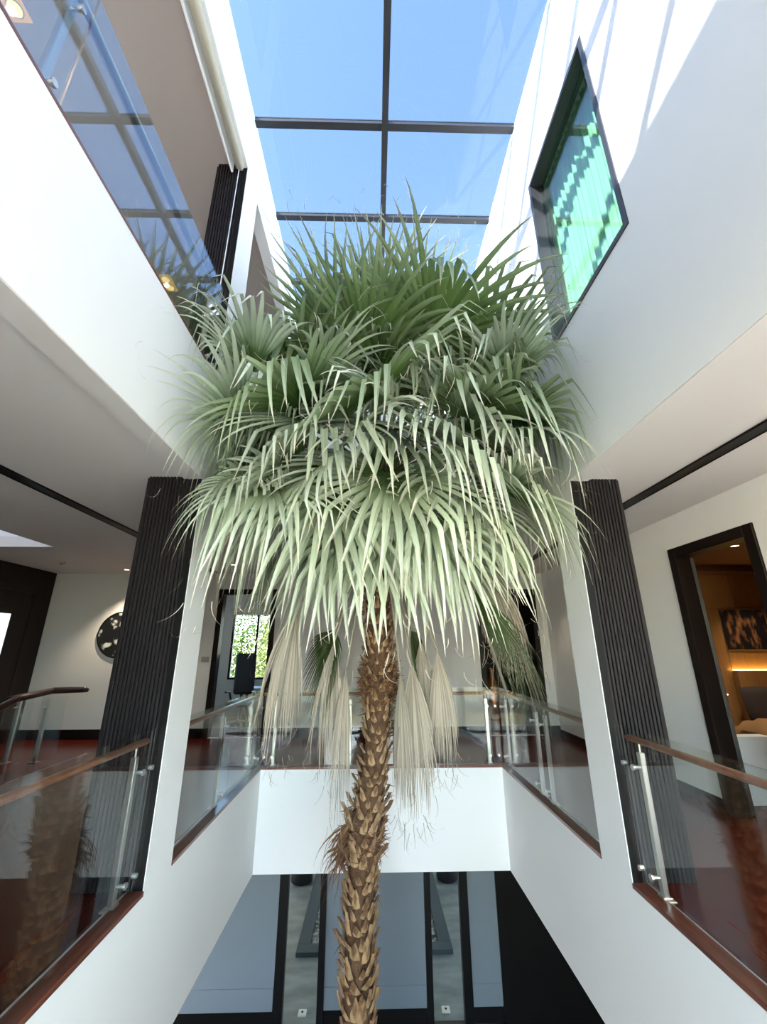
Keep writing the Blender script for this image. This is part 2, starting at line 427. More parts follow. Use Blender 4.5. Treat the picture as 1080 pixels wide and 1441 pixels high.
struct('wall_ground_front', MB().box(-9, XL - T, YN - .1, YN, ZG, ZB).box(XR + T, 6.5, YN - .1, YN, ZG, ZB), 'warmwall', 'pale end wall of the ground floor room', 'wall')

# far gallery wall with two door openings
DL0, DL1, DR0, DR1, DZ = -3.30, -2.22, 2.36, 3.50, 1.16
fw = MB()
fw.box(XO, DL0, YW, YW + 0.15, ZB, ZC + .2).box(DL1, DR0, YW, YW + 0.15, ZB, ZC + .2).box(DR1, 3.95, YW, YW + 0.15, ZB, ZC + .2)
fw.box(DL0, DL1, YW, YW + 0.15, DZ, ZC + .2).box(DR0, DR1, YW, YW + 0.15, DZ, ZC + .2)
fw.box(DL0, DL1, YW, YW + 0.15, ZB, FT).box(DR0, DR1, YW, YW + 0.15, ZB, FT)
struct('wall_gallery_end', fw, 'warmwall', 'pale gallery wall with two dark doorways behind the palm', 'wall')
bb = MB()
for a, b in ((XO, DL0 - .1), (DL1 + .1, DR0 - .1), (DR1 + .1, XW)):
    bb.box(a, b, YW - 0.02, YW, FT, -1.50)
struct('baseboard_far', bb, 'skirting', 'black skirting board along the gallery end wall', 'baseboard')

# right gallery wall with the bedroom doorway
BY0, BY1, BZ = 3.98, 5.02, 1.09
rw = MB().box(XW, XW + .15, YN, BY0, FT, ZC + .2).box(XW, XW + .15, BY1, YW, FT, ZC + .2).box(XW, XW + .15, BY0, BY1, BZ, ZC + .2)
struct('wall_gallery_right', rw, 'white', 'pale gallery wall around the bedroom doorway', 'wall')
struct('baseboard_right', MB().box(XW - .02, XW, YN, BY0 - .11, FT, -1.56).box(XW - .02, XW, BY1 + .11, YW - .02, FT, -1.56), 'skirting', 'black skirting board beside the bedroom doorway', 'baseboard')

# top floor: taupe room behind the left openings, roof
struct('ceiling_top_left', MB().box(-5.6, XL - T, YN, 7.3, ZC3, ZS), 'taupe', 'taupe ceiling of the top gallery', 'ceiling')
struct('wall_top_left', MB().box(-5.7, -5.6, YN, 7.3, Z3, ZC3).box(-5.7, XL - T, 7.3, 7.4, Z3, ZC3).box(-5.7, XL - T, YN - .1, YN, Z3, ZC3), 'taupe', 'taupe wall of the top gallery', 'wall')
struct('floor_top_left', MB().box(-5.05, XL - T, YN, 7.3, 1.80, 2.68), 'floor', 'cherry floor of the top gallery', 'floor')
struct('roof_left', MB().box(-5.75, XL - .02, YN - .15, 9.4, ZS, ZS + 0.12), 'white', 'flat roof left of the skylight', 'roof')
struct('roof_right', MB().box(XR + .02, 7.6, YN - .15, 9.4, ZS, ZS + 0.12), 'white', 'flat roof right of the skylight', 'roof')
struct('roof_far', MB().box(XL - .02, XR + .02, YF + .02, 9.4, ZS, ZS + 0.12), 'white', 'flat roof beyond the skylight', 'roof')
# room behind the green window
struct('wall_window_room', MB().box(4.3, 4.4, 0, 7, 1.8, ZS).box(XR + T, 4.3, -.1, 0, 1.8, ZS).box(XR + T, 4.3, 7, 7.1, 1.8, ZS), 'white', 'white walls of the room behind the curtained window', 'wall')

# edge trims along the gallery floor
def trim(n, mb, label): struct('trim_%d' % n, mb, 'trimwood', label, 'trim')
trim(1, MB().cbox(XL - 0.11, XL + 0.006, YN, YP1, ZF, ZF + 0.035, .004), 'cherry wood edge strip below the stair-side near glass')
trim(2, MB().cbox(XR - 0.006, XR + 0.11, YN, YP1, ZF, ZF + 0.035, .004), 'cherry wood edge strip below the bedroom-side near glass')
trim(3, MB().cbox(XL - 0.11, XL + 0.006, YP2, YF, ZF, ZF + 0.035, .004), 'cherry wood edge strip beyond the stair-side pillar')
trim(4, MB().cbox(XR - 0.006, XR + 0.11, YP2, YF, ZF, ZF + 0.035, .004), 'cherry wood edge strip beyond the bedroom-side pillar')
trim(5, MB().cbox(XL - .1, XR + .1, YF - 0.006, YF + 0.11, ZF, ZF + 0.035, .004), 'cherry wood edge strip behind the palm')
struct('trim_6', MB().box(XL - T, XL + .004, YN, YP1, Z3, Z3 + .02), 'trimwood', 'thin brown edge strip under the top gallery glass', 'trim')
struct('trim_7', MB().box(XL - T, XL + .004, YP2, 6.55, Z3, Z3 + .02), 'trimwood', 'thin brown edge strip of the top gallery beyond the pillar', 'trim')

# ------------------------------------------------------------------ slatted columns
def column(x0, x1, z0, z1, label):
    root = empty('slatted_column', ((x0 + x1) / 2, (YP1 + YP2) / 2, z0), label, 'column', kind='structure')
    inner = 0.035
    MB().box(x0, x1, YP1 + inner, YP2 - inner, z0, z1).build('core', M['groove'], root)
    w = 0.0225; gap = 0.0095
    n = int((x1 - x0) / (w + gap))
    p = (x1 - x0) / n
    me = MB().cbox(-p / 2 + gap / 2, p / 2 - gap / 2, -0.014, 0.014, z0, z1, .003).mesh('slat', M['slat'])
    for side in (YP1 + inner - .014, YP2 - inner + .014):
        for i in range(n):
            link_mesh('slat', me, Matrix.Translation((x0 + p * (i + .5), side, 0)), root)
    out = x0 if x0 < 0 else x1
    m = int((YP2 - YP1 - 2 * inner) / p)
    sgn = -1 if x0 < 0 else 1
    me2 = MB().cbox(-0.014, 0.014, -p / 2 + gap / 2, p / 2 - gap / 2, z0, z1, .003).mesh('slat', M['slat'])
    for i in range(m):
        link_mesh('slat', me2, Matrix.Translation((out + sgn * .014, YP1 + inner + p * (i + .5), 0)), root)
    edge = (x1, x1 + .059) if x0 < 0 else (x0 - .059, x0)
    MB().box(edge[0], edge[1], YP1 - .001, YP2 + .001, z0, z1).build('edge_strip', M['black'], root)
column(-2.19, XL - 0.066, FT, ZC + .025, 'dark slatted column between the galleries on the stair side')
column(XR + 0.066, 2.43, FT, ZC + .025, 'dark slatted column between the galleries on the bedroom side')
column(-2.06, XL - 0.066, 2.68, ZC3, 'dark slatted column of the top gallery')

# ------------------------------------------------------------------ skylight
BARS = [3.779 + 1.307 * k for k in range(-4, 3)]
sk = empty('window_1', (0.1375, 2.2, ZS), 'skylight of dark-tinted panes in dark bars above the palm', 'skylight', kind='structure')
XC = 0.13
MB().box(XC - .043, XC + .043, YN, YF, ZS - .02, ZS + .09).build('ridge_bar', M['frame'], sk)
edges = [YN] + BARS + [YF]
for yb in BARS:
    MB().box(XL, XC - .043, yb - .045, yb + .045, ZS + .01, ZS + .09).build('glazing_bar', M['frame'], sk)
    MB().box(XC + .043, XR, yb - .045, yb + .045, ZS + .01, ZS + .09).build('glazing_bar', M['frame'], sk)
for i in range(len(edges) - 1):
    for a, b in ((XL, XC - .043), (XC + .043, XR)):
        y0 = edges[i] + (.045 if i else 0); y1 = edges[i + 1] - (.045 if i < len(edges) - 2 else 0)
        MB().box(a, b, y0, y1, ZS + .06, ZS + .075).build('pane', M['skyglass'], sk)

# ------------------------------------------------------------------ window in the sunlit wall, with its curtain
w2 = empty('window_2', (XR + .08, (WY0 + WY1) / 2, WZ0), 'dark-framed window with green glass in the sunlit wall', 'window', kind='structure')
fr = 0.03
for (a, b, c, d) in ((WY0 - .02, WY0 + fr, WZ0 - .02, WZ1 + .02), (WY1 - fr, WY1 + .02, WZ0 - .02, WZ1 + .02)):
    MB().box(XR - .012, XR + T, a, b, c, d).build('frame_side', M['frame'], w2)
for (c, d) in ((WZ0 - .02, WZ0 + fr), (WZ1 - fr, WZ1 + .02)):
    MB().box(XR - .012, XR + T, WY0 + fr, WY1 - fr, c, d).build('frame_rail', M['frame'], w2)
MB().box(XR + .11, XR + .122, WY0 + fr, WY1 - fr, WZ0 + fr, WZ1 - fr).build('pane', M['winglass'], w2)
cu = MB()
NU = 150
rows = [(WZ0 - .25), (WZ1 + .25)]
pts = []
for i in range(NU + 1):
    t = i / NU
    y = WY0 - .15 + (WY1 - WY0 + .3) * t
    x = XR + .30 + .020 * sin(t * 2 * pi * 17 + .8 * sin(t * 9)) + .012 * sin(t * 2 * pi * 41)
    pts.append((x, y))
vs = []; fs = []
for z in rows:
    vs += [(x, y, z) for x, y in pts]
vs += [(x + .004, y, z) for z in rows for x, y in pts]
n1 = NU + 1
for i in range(NU):
    fs.append((i, i + 1, n1 + i + 1, n1 + i))
cu.add(vs[:2 * n1], fs)
M['curtain'] = leafmat('green_sheer_curtain', [(0, (0.43, 0.66, 0.50)), (1, (0.43, 0.66, 0.50))], 0.35, 0.02, 0)
curtain = cu.build('curtain', M['curtain'], None, smooth=True, label='pale green pleated curtain behind the dark-framed window', cat='curtain')
struct('ceiling_window_room', MB().box(XR + T, 4.3, 0, 7, ZS - .3, ZS - .02), 'white', 'white ceiling of the room behind the curtained window', 'ceiling')

# ------------------------------------------------------------------ balustrades
def balustrade(axis, fixed, inward, a0, a1, joints, posts, zf, label, rail_mat='cherry', rail_z=0.985, glass_z=1.09, gm='glass', rail_ends=(0.05, 0.05), rail_in=0.115, rw_=0.034, name='glass_balustrade'):
    """run along Y (axis 1) at X = fixed, or along X (axis 0) at Y = fixed; inward = sign towards the gallery"""
    def B(mb, f0, f1, l0, l1, z0, z1, ch=None):
        f0, f1 = fixed + inward * f0, fixed + inward * f1
        args = (f0, f1, l0, l1, z0, z1) if axis == 1 else (l0, l1, f0, f1, z0, z1)
        return mb.cbox(*args, ch) if ch else mb.box(*args)
    def P(f, l, z):
        f = fixed + inward * f
        return (f, l, z) if axis == 1 else (l, f, z)
    root = empty(name, P(0.08, (a0 + a1) / 2, zf), label, 'balustrade', 'glass balustrades round the atrium')
    stops = [a0] + joints + [a1]
    for i in range(len(stops) - 1):
        g0 = stops[i] + (.006 if i else .012); g1 = stops[i + 1] - (.006 if i < len(stops) - 2 else .012)
        B(MB(), 0.045, 0.057, g0, g1, zf - .02, zf + glass_z).build('glass_panel', M[gm], root)
    for pl in posts:
        p = B(MB(), 0.095, 0.135, pl - .024, pl + .024, zf + .02, zf + rail_z - .07, .004).build('post', M['steel'], root)
        B(B(MB(), 0.065, 0.165, pl - .05, pl + .05, zf, zf + .012, .003), .08, .15, pl - .037, pl + .037, zf + .012, zf + .026, .003).build('base_plate', M['steel'], p)
        MB().tube([P(rail_in, pl, zf + rail_z - .075), P(rail_in, pl, zf + rail_z - .01)], .008, 8).build('rail_pin', M['steel'], p)
        for hz in (.13, rail_z - .17):
            MB().tube([P(.10, pl, zf + hz), P(.036, pl, zf + hz)], .013, 10).tube([P(.045, pl, zf + hz), P(.032, pl, zf + hz)], .022, 12).build('standoff', M['steel'], p)
    # wall-side glass buttons
    for e, s in ((a0, 1), (a1, -1)):
        for hz in (.13, rail_z - .17):
            MB().tube([P(.036, e + s * .06, zf + hz), P(.068, e + s * .06, zf + hz)], .018, 12).build('glass_button', M['steel'], root)
    # handrail: flattened oval with rounded ends
    l0, l1 = a0 + rail_ends[0], a1 - rail_ends[1]
    steps = [(0, .55), (.012, .85), (.03, 1)] 
    pts = [P(rail_in, l0 + d, zf + rail_z + .012) for d, k in steps] + [P(rail_in, l1 - d, zf + rail_z + .012) for d, k in steps[::-1]]
    rad = [k * rw_ for d, k in steps] + [k * rw_ for d, k in steps[::-1]]
    mb = MB().tube(pts, rad, 14)
    zc = zf + rail_z + .012
    mb.v = [(x, y, zc + (z - zc) * .68) for x, y, z in mb.v]
    mb.build('handrail', M[rail_mat], root, smooth=True)
    return root
balustrade(1, XL, -1, YN, YP1, [-.6, .9], [-.45, 1.05, 3.55], FT, 'glass balustrade with cherry handrail before the stair-side slatted column')
balustrade(1, XR, 1, YN, YP1, [-.6, .9], [-.45, 1.05, 3.55], FT, 'glass balustrade with cherry handrail before the bedroom-side slatted column')
balustrade(1, XL, -1, YP2, YF + .04, [5.65], [5.45, 7.0], FT, 'glass balustrade between slatted column and far gallery on the stair side', rail_ends=(.05, .0))
balustrade(1, XR, 1, YP2, YF + .04, [5.65], [5.42, 5.72, 7.0], FT, 'glass balustrade between slatted column and far gallery on the bedroom side', rail_ends=(.05, .0))
balustrade(0, YF, 1, XL - .04, XR + .04, [-.5, .75], [-1.52, -.36, .62, 1.79], FT, 'glass balustrade across the gallery behind the palm', rail_ends=(-.06, -.06))
balustrade(0, YL, -1, XL, XR, [.1], [-1.5, 0, 1.7], FT, 'glass balustrade on the landing facing the palm')
balustrade(1, XL, -1, YN, YP1, [-.1, 1.47], [0.05, 1.40, 3.55], Z3 + .02, 'tall reflecting glass balustrade of the top gallery before the slatted column', rail_mat='steel', gm='topglass', glass_z=1.12)
balustrade(1, XL, -1, YP2, 6.55, [], [4.4, 6.3], Z3 + .02, 'glass balustrade of the top gallery beyond the slatted column', rail_mat='steel', gm='topglass', glass_z=1.12)

# ------------------------------------------------------------------ roller blind under the head of the top opening
rb = empty('roller_blind', (XL - .07, .6, ZH - .06), 'rolled-up cream roller blind under the head of the top opening', 'blind')
MB().tube([(XL - .075, YN, ZH - .075), (XL - .075, YP1 - .06, ZH - .075)], .055, 16).build('roll', M['blindcream'], rb, smooth=True)
MB().tube([(XL - .075, YP1 - .06, ZH - .075), (XL - .075, YP1 - .03, ZH - .075)], .03, 10).build('end_bracket', M['plate'], rb)
MB().cbox(XL - .19, XL - .165, YN, YP1 - .04, ZH - .15, ZC3, .003).build('fascia', M['white'], rb)
MB().tube([(XL - .09, YP1 - .05, ZH - .08), (XL - .10, YP1 - .05, 3.95)], .006, 6).build('pull_cord', M['white'], rb)

# ------------------------------------------------------------------ slot diffusers, downlights, detector
for nm, x, y0, y1, lab in (('air_slot', -3.465, -2.0, 9.1, 'long black air slot in the ceiling of the stair gallery'),
                           ('air_slot', 2.965, -2.0, 9.1, 'long black air slot in the ceiling by the bedroom door')):
    r_ = empty(nm, (x, 3.5, ZC + .025), lab, 'vent')
    MB().box(x - .062, x + .062, y0, y1, ZC + .012, ZC + .0245).build('blade', M['black'], r_)
    for s in (-1, 1):
        MB().box(x + s * .062, x + s * .069, y0, y1, ZC + .006, ZC + .0245).build('flange', M['black'], r_)
def spot(loc, energy, angle, color=(1, .82, .6), target=(0, 0, -1), blend=.6, r=.04):
    d = bpy.data.lights.new('lamp', 'SPOT'); d.energy = energy; d.spot_size = radians(angle); d.spot_blend = blend; d.color = color; d.shadow_soft_size = r
    o = bpy.data.objects.new('lamp', d); col.objects.link(o); o.location = loc
    o.rotation_euler = Vector(target).to_track_quat('-Z', 'Y').to_euler()
    return o
def downlight(x, y, z, label, energy, angle=95, r=.045, group='round ceiling downlights'):
    o = empty('downlight', (x, y, z), label, 'ceiling light', group)
    ring = MB()
    n = 20
    vs = []; fs = []
    for k in range(n):
        a = 2 * pi * k / n
        vs += [(x + cos(a) * r, y + sin(a) * r, z - .004), (x + cos(a) * (r + .012), y + sin(a) * (r + .012), z - .004), (x + cos(a) * (r + .012), y + sin(a) * (r + .012), z + .004), (x + cos(a) * r, y + sin(a) * r, z + .012)]
    for k in range(n):
        b, c = 4 * k, 4 * ((k + 1) % n)
        for j in range(4): fs.append((b + j, b + (j + 1) % 4, c + (j + 1) % 4, c + j))
    ring.add(vs, fs).build('rim', M['plate'], o)
    MB().tube([(x, y, z - .003), (x, y, z + .01)], r, n).build('lens', M['downlight'], o)
    l = spot((x, y, z - .02), energy, angle)
    attach(l, o)
    return o
downlight(-5.2, 8.75, ZC + .02, 'small lit downlight above the round ink picture', 22)
downlight(-6.4, 5.0 - 2.6, ZC + .02, 'small downlight added near the black wooden wall to brighten the gallery', 8)  # further gallery downlights, added to brighten the interior
downlight(-2.8, 8.2, ZC + .02, 'small downlight added in front of the garden room doorway to brighten the gallery', 4)
downlight(2.9, 8.2, ZC + .02, 'small downlight added in front of the dark doorway to brighten the gallery', 4)
downlight(0.2, 8.2, ZC + .02, 'small downlight added to brighten the gallery behind the palm', 4)
downlight(3.4, 2.2, ZC + .02, 'small downlight added by the bedroom doorway wall to brighten the gallery', 12)
for (x, y, lab) in ((-3.58, 2.40, 'square amber downlight in the taupe ceiling, the one before the slatted column'), (-3.60, 5.65, 'square amber downlight in the taupe ceiling, the one beyond the slatted column')):
    o = empty('square_downlight', (x, y, ZC3), lab, 'ceiling light', 'square downlights of the top gallery')
    M.setdefault('amberplate', pbr('amber_plate', (0.75, 0.42, 0.16), 0.4, emit=((1.0, .55, .2), .05)))
    M.setdefault('amberlens', pbr('amber_lens', (0.9, 0.7, 0.3), 0.4, emit=((1.0, .72, .28), .12)))
    ln = .10 if y < 4 else .17
    MB().cbox(x - .10, x + .10, y - ln, y + ln, ZC3 - .012, ZC3, .003).build('plate', M['amberplate'], o)
    for dy in ((0,) if y < 4 else (-.085, .085)):
        MB().tube([(x, y + dy, ZC3 - .012), (x, y + dy, ZC3 - .024)], [.066, .062], 20).build('lens', M['amberlens'], o)
        MB().tube([(x, y + dy, ZC3 - .012), (x, y + dy, ZC3 - .018)], .073, 20).build('rim', M['plate'], o)
    l = spot((x, y, ZC3 - .05), 8, 130, (1, .8, .6)); attach(l, o)
sd = empty('smoke_detector', (-6.0, 7.99, ZC + .025), 'small smoke detector on the ceiling before the black wooden wall', 'smoke detector')
MB().tube([(-6.0, 7.99, ZC + .026), (-6.0, 7.99, ZC + .005), (-6.0, 7.99, ZC - .012)], [.06, .058, .03], 16).build('body', M['plate'], sd)
MB().tube([(-6.0, 7.99, ZC - .012), (-6.0, 7.99, ZC - .022)], [.02, .015], 12).build('sensor', M['black'], sd)

# ------------------------------------------------------------------ doors and rooms beyond
def doorframe(n, axis, f0, f1, l0, l1, z1, w, label):
    root = empty('door_%d' % n, ((f0 + f1) / 2, (l0 + l1) / 2, FT) if axis == 0 else ((l0 + l1) / 2, (f0 + f1) / 2, FT), label, 'doorway', kind='structure')
    def B(a, b, c, d): return MB().cbox(f0, f1, a, b, c, d, .004) if axis == 0 else MB().cbox(a, b, f0, f1, c, d, .004)
    B(l0 - w, l0 + .02, FT, z1 + w).build('jamb', M['darkwood'], root)
    B(l1 - .02, l1 + w, FT, z1 + w).build('jamb', M['darkwood'], root)
    B(l0 + .02, l1 - .02, z1 - .02, z1 + w).build('head', M['darkwood'], root)
    return root
doorframe(1, 1, YW - .025, YW + .17, DL0, DL1, DZ, .09, 'dark doorway opening to the garden room')
doorframe(2, 1, YW - .025, YW + .17, DR0, DR1, DZ, .09, 'dark doorway behind the dry fronds on the bedroom side')
d3 = doorframe(3, 0, XW - .025, XW + .17, BY0, BY1, BZ, .10, 'dark wooden doorway to the bedroom')
# open leaf of the bedroom door
ang = radians(54)
lf = MB().cbox(0, .92, -.022, .022, FT + .01, BZ - .025, .003).mesh('door_leaf', M['darkwood'])
mt = Matrix.Translation((XW + .17, BY1 - .03, 0)) @ Matrix.Rotation(ang, 4, 'Z')
leaf = link_mesh('door_leaf', lf, mt, None); attach(leaf, d3)
hd = MB().cbox(.80, .86, -.030, -.022, -.72, -.48, .003).tube([(.83, -.025, -.56), (.83, -.065, -.56), (.70, -.065, -.56)], .010, 8).mesh('handle', M['steel'])
h = bpy.data.objects.new('handle', hd); col.objects.link(h); h.parent = leaf; tag(h, 'brushed steel lever handle')

# bedroom (beyond the doorway)
RB = 6.62
struct('wall_bedroom', MB().box(XW + .15, 7.4, RB + .06, RB + .2, FT, 1.3).box(7.4, 7.5, 1.5, RB + .2, FT, 1.3).box(XW + .15, 7.4, 1.4, 1.5, FT, 1.3), 'brown', 'brown wall of the bedroom', 'wall')
struct('ceiling_bedroom', MB().box(XW + .15, 7.4, 1.5, RB + .06, 1.3, 1.4), 'brown', 'brown ceiling of the bedroom', 'ceiling')
wp = empty('wall_panelling', (5.5, RB, FT), 'honey wood wall panelling behind the bed', 'panelling')
for i in range(6):
    x0 = 4.3 + i * .5
    MB().cbox(x0 + .003, x0 + .497, RB, RB + .06, .60, 1.14, .003).build('panel', M['honey'], wp)
MB().cbox(3.98, 5.48, RB, RB + .06, FT, .594, .003).build('panel', M['honey'], wp)
MB().cbox(5.486, 7.4, RB, RB + .06, FT, .594, .003).build('panel', M['honey'], wp)
MB().cbox(3.98, 7.4, RB - .001, RB + .06, 1.15, 1.19, .003).build('cornice', M['honey'], wp)
ledge = empty('headboard_ledge', (6.2, RB - .1, FT), 'wooden headboard ledge with warm strip light behind the bed', 'headboard')
MB().cbox(5.45, 7.3, RB - .13, RB - .022, FT, -.33, .01).build('board', M['honey'], ledge)
M['ledstrip'] = pbr('warm_strip_lamp', (0.9, .7, .3), .5, emit=((1.0, .66, .18), 1.6))
MB().box(5.47, 7.3, RB - .06, RB - .025, -.33, -.32).build('strip_lamp', M['ledstrip'], ledge)
pic = empty('abstract_picture', (5.85, RB - .02, -.02), 'dark abstract picture with orange streaks above the bed', 'picture')
MB().cbox(5.50, 6.20, RB - .028, RB - .001, -.04, .57, .003).build('canvas', M['abstract'], pic)
bed = empty('bed', (6.0, 5.8, FT), 'bed with tan cover below the abstract picture', 'bed')
MB().cbox(5.05, 7.2, 4.7, RB - .14, FT, FT + .28, .03).build('base', M['darkcloth'], bed)
MB().cbox(5.03, 7.22, 4.68, RB - .15, FT + .28, FT + .62, .07).build('mattress', M['linen'], bed)
cvr = MB()
nx, ny = 18, 8
vs = []; fs = []
rnd = random.Random(3)
for i in range(nx + 1):
    for j in range(ny + 1):
        u, v = i / nx, j / ny
        z = FT + .66 + .10 * sin(u * 5 + v * 2) * sin(v * 3) + .05 * rnd.random()
        if j == 0 or i == 0 or i == nx: z = FT + .62
        vs.append((4.98 + 2.2 * u, 5.5 + .7 * v, z))
for i in range(nx):
    for j in range(ny):
        a = i * (ny + 1) + j
        fs.append((a, a + ny + 1, a + ny + 2, a + 1))
cvr.add(vs, fs).build('bed_cover', M['linen'], bed, smooth=True)
def cushion(x, y, z, w, h, d, tilt, mat, label, rz=0):
    mb = MB(); n = 10; vs = []; fs = []
    for s in (1, -1):
        for i in range(n + 1):
            for j in range(n + 1):
                u, v = 2 * i / n - 1, 2 * j / n - 1
                e = max(0, (1 - u ** 4) * (1 - v ** 4)) ** .5
                k = 1 - .06 * (abs(u) ** 2 + abs(v) ** 2) * (1 - abs(abs(u) - abs(v)))
                vs.append((u * w / 2 * k, s * d / 2 * e, v * h / 2 * k + h / 2))
    m1 = (n + 1) ** 2
    for s in (0, 1):
        for i in range(n):
            for j in range(n):
                a = s * m1 + i * (n + 1) + j
                q = (a, a + n + 1, a + n + 2, a + 1)
                fs.append(q if s else q[::-1])
    mtx = Matrix.Translation((x, y, z)) @ Matrix.Rotation(rz, 4, 'Z') @ Matrix.Rotation(tilt, 4, 'X')
    mb.add([mtx @ Vector(v) for v in vs], fs)
    return mb.build('cushion', mat, None, smooth=True, label=label, cat='cushion')
cushion(5.58, RB - .36, FT + .64, .56, .52, .16, radians(-16), M['darkcloth'], 'dark square cushion leaning on the headboard of the bed')
dr = empty('chest_of_drawers', (4.6, RB - .25, FT), 'low honey wood chest of drawers beside the bed', 'drawers')
MB().cbox(4.2, 4.95, RB - .42, RB - .001, FT, -.72, .005).build('body', M['honey'], dr)
for k in range(3):
    z0 = FT + .06 + k * .3
    MB().cbox(4.22, 4.93, RB - .44, RB - .42, z0, z0 + .28, .004).build('drawer', M['honey'], dr)
wc = empty('white_cabinet', (4.36, 5.6, FT), 'low white cabinet just inside the bedroom doorway', 'cabinet')
MB().cbox(4.18, 4.60, 5.30, 5.40, FT, -1.02, .004).build('body', M['white'], wc)
MB().cbox(4.17, 4.62, 5.28, 5.42, -1.02, -.985, .004).build('top', M['white'], wc)
downlight(4.87, 5.32, 1.3, 'lit downlight in the brown bedroom ceiling by the doorway', 7)
downlight(5.9, 5.9, 1.3, 'lit downlight in the brown bedroom ceiling above the bed', 7)

# dark room behind the right far doorway
struct('wall_dark_room', MB().box(1.9, 2.0, YW + .15, 12.0, FT, 1.5).box(3.85, 3.95, YW + .15, 12.0, FT, 1.5).box(1.9, 3.95, 12.0, 12.1, FT, 1.5).box(1.9, 3.95, YW + .15, 12.1, 1.5, 1.6), 'darkwood', 'dark wood panelled room behind the dark doorway', 'wall')
struct('floor_dark_room', MB().box(1.9, 3.95, YW + .15, 12.1, FT - .1, FT), 'floor', 'cherry floor of the dark panelled room', 'floor')
vase = empty('vase', (3.0, 11.2, FT), 'tall copper floor vase inside the dark doorway', 'vase')
M['copper'] = pbr('copper_glaze', (.45, .17, .06), .25, metal=.6)
MB().tube([(3.0, 11.2, FT + z) for z in (0, .05, .4, .8, 1.0, 1.08, 1.15)], [.11, .14, .19, .15, .07, .06, .10], 20).build('body', M['copper'], vase, smooth=True)
MB().tube([(3.0, 11.2, FT + 1.148), (3.0, 11.2, FT + 1.16)], [.105, .105], 20).build('rim', M['copper'], vase)

# garden room behind the left far doorway
GY = 12.4
struct('wall_garden_room', MB().box(-5.2, -5.1, YW + .15, GY, FT, 1.7).box(-1.9, -1.8, YW + .15, GY, FT, 1.7).box(-5.1, -4.05, GY, GY + .12, FT, 1.7).box(-2.6, -1.9, GY, GY + .12, FT, 1.7)
       .box(-4.05, -2.6, GY, GY + .12, FT, -.80).box(-4.05, -2.6, GY, GY + .12, .98, 1.7), 'warmwall', 'pale walls of the garden room', 'wall')
struct('ceiling_garden_room', MB().box(-5.1, -1.9, YW + .15, GY, 1.6, 1.7), 'ceiling', 'pale ceiling of the garden room', 'ceiling')
struct('floor_garden_room', MB().box(-5.1, -1.9, YW + .15, GY, FT - .1, FT), 'floor', 'cherry floor of the garden room', 'floor')
w4 = empty('window_3', (-3.3, GY, -.8), 'black-framed garden window seen through the doorway', 'window', kind='structure')
for x in (-4.05, -3.36, -2.65):
    MB().box(x, x + .06, GY - .02, GY + .06, -.80, .98).build('mullion', M['black'], w4)
for z in (-.80, .93):
    MB().box(-4.0, -2.6, GY - .02, GY + .06, z, z + .05).build('rail', M['black'], w4)
for a, b in ((-3.99, -3.36), (-3.30, -2.65)):
    MB().box(a, b, GY + .02, GY + .03, -.75, .93).build('pane', M['clearglass'], w4)
bl2 = empty('garden_room_blind', (-3.3, GY - .08, .98), 'rolled-up tan blind box over the garden window', 'blind')
MB().cbox(-4.1, -2.55, GY - .14, GY - .002, 1.0, 1.16, .01).build('cassette', M['blindcream'], bl2)
MB().tube([(-4.05, GY - .08, .97), (-2.6, GY - .08, .97)], .03, 10).build('hem_bar', M['blindcream'], bl2)
ch = empty('office_chair', (-3.12, 10.75, FT), 'black high-back office chair in the garden room', 'chair')
def softbox(name, x0, x1, y0, y1, z0, z1, b, mat, par):
    o = MB().cbox(x0, x1, y0, y1, z0, z1, b).build(name, mat, par); return o
softbox('backrest', -3.42, -2.92, 10.95, 11.05, -1.05, -.10, .05, M['chair'], ch)
softbox('seat', -3.42, -2.92, 10.5, 11.0, -1.28, -1.16, .05, M['chair'], ch)
for s in (-1, 1):
    MB().tube([(-3.17 + s * .27, 10.95, -1.15), (-3.17 + s * .30, 10.9, -.98), (-3.17 + s * .30, 10.6, -.96)], .022, 8).build('armrest', M['chair'], ch)
MB().tube([(-3.17, 10.75, -1.28), (-3.17, 10.75, FT + .1)], .03, 10).build('column', M['steel'], ch)
for k in range(5):
    a = 2 * pi * k / 5 + .3
    MB().tube([(-3.17, 10.75, FT + .10), (-3.17 + .28 * cos(a), 10.75 + .28 * sin(a), FT + .05)], [.025, .018], 8).tube([(-3.17 + .28 * cos(a), 10.75 + .28 * sin(a), FT + .05), (-3.17 + .28 * cos(a), 10.75 + .28 * sin(a), FT)], .025, 8).build('foot', M['steel'], ch)
dk = empty('desk', (-2.6, 11.6, FT), 'pale desk below the garden window', 'desk')
MB().cbox(-3.4, -1.95, 11.35, 12.0, -.98, -.94, .006).build('desk_top', M['desktop'], dk)
for x in (-3.33, -2.02):
    for y in (11.42, 11.93):
        MB().box(x - .025, x + .025, y - .025, y + .025, FT, -.98).build('leg', M['black'], dk)
sp_ = empty('switch_plate', (-3.52, YW - .01, -.2), 'grey double switch plate beside the garden room doorway', 'switch')
MB().cbox(-3.60, -3.44, YW - .012, YW, -.26, -.15, .003).build('plate', M['plate'], sp_)
for x in (-3.59, -3.515):
    MB().cbox(x, x + .065, YW - .017, YW - .012, -.25, -.16, .002).build('rocker', M['plate'], sp_)

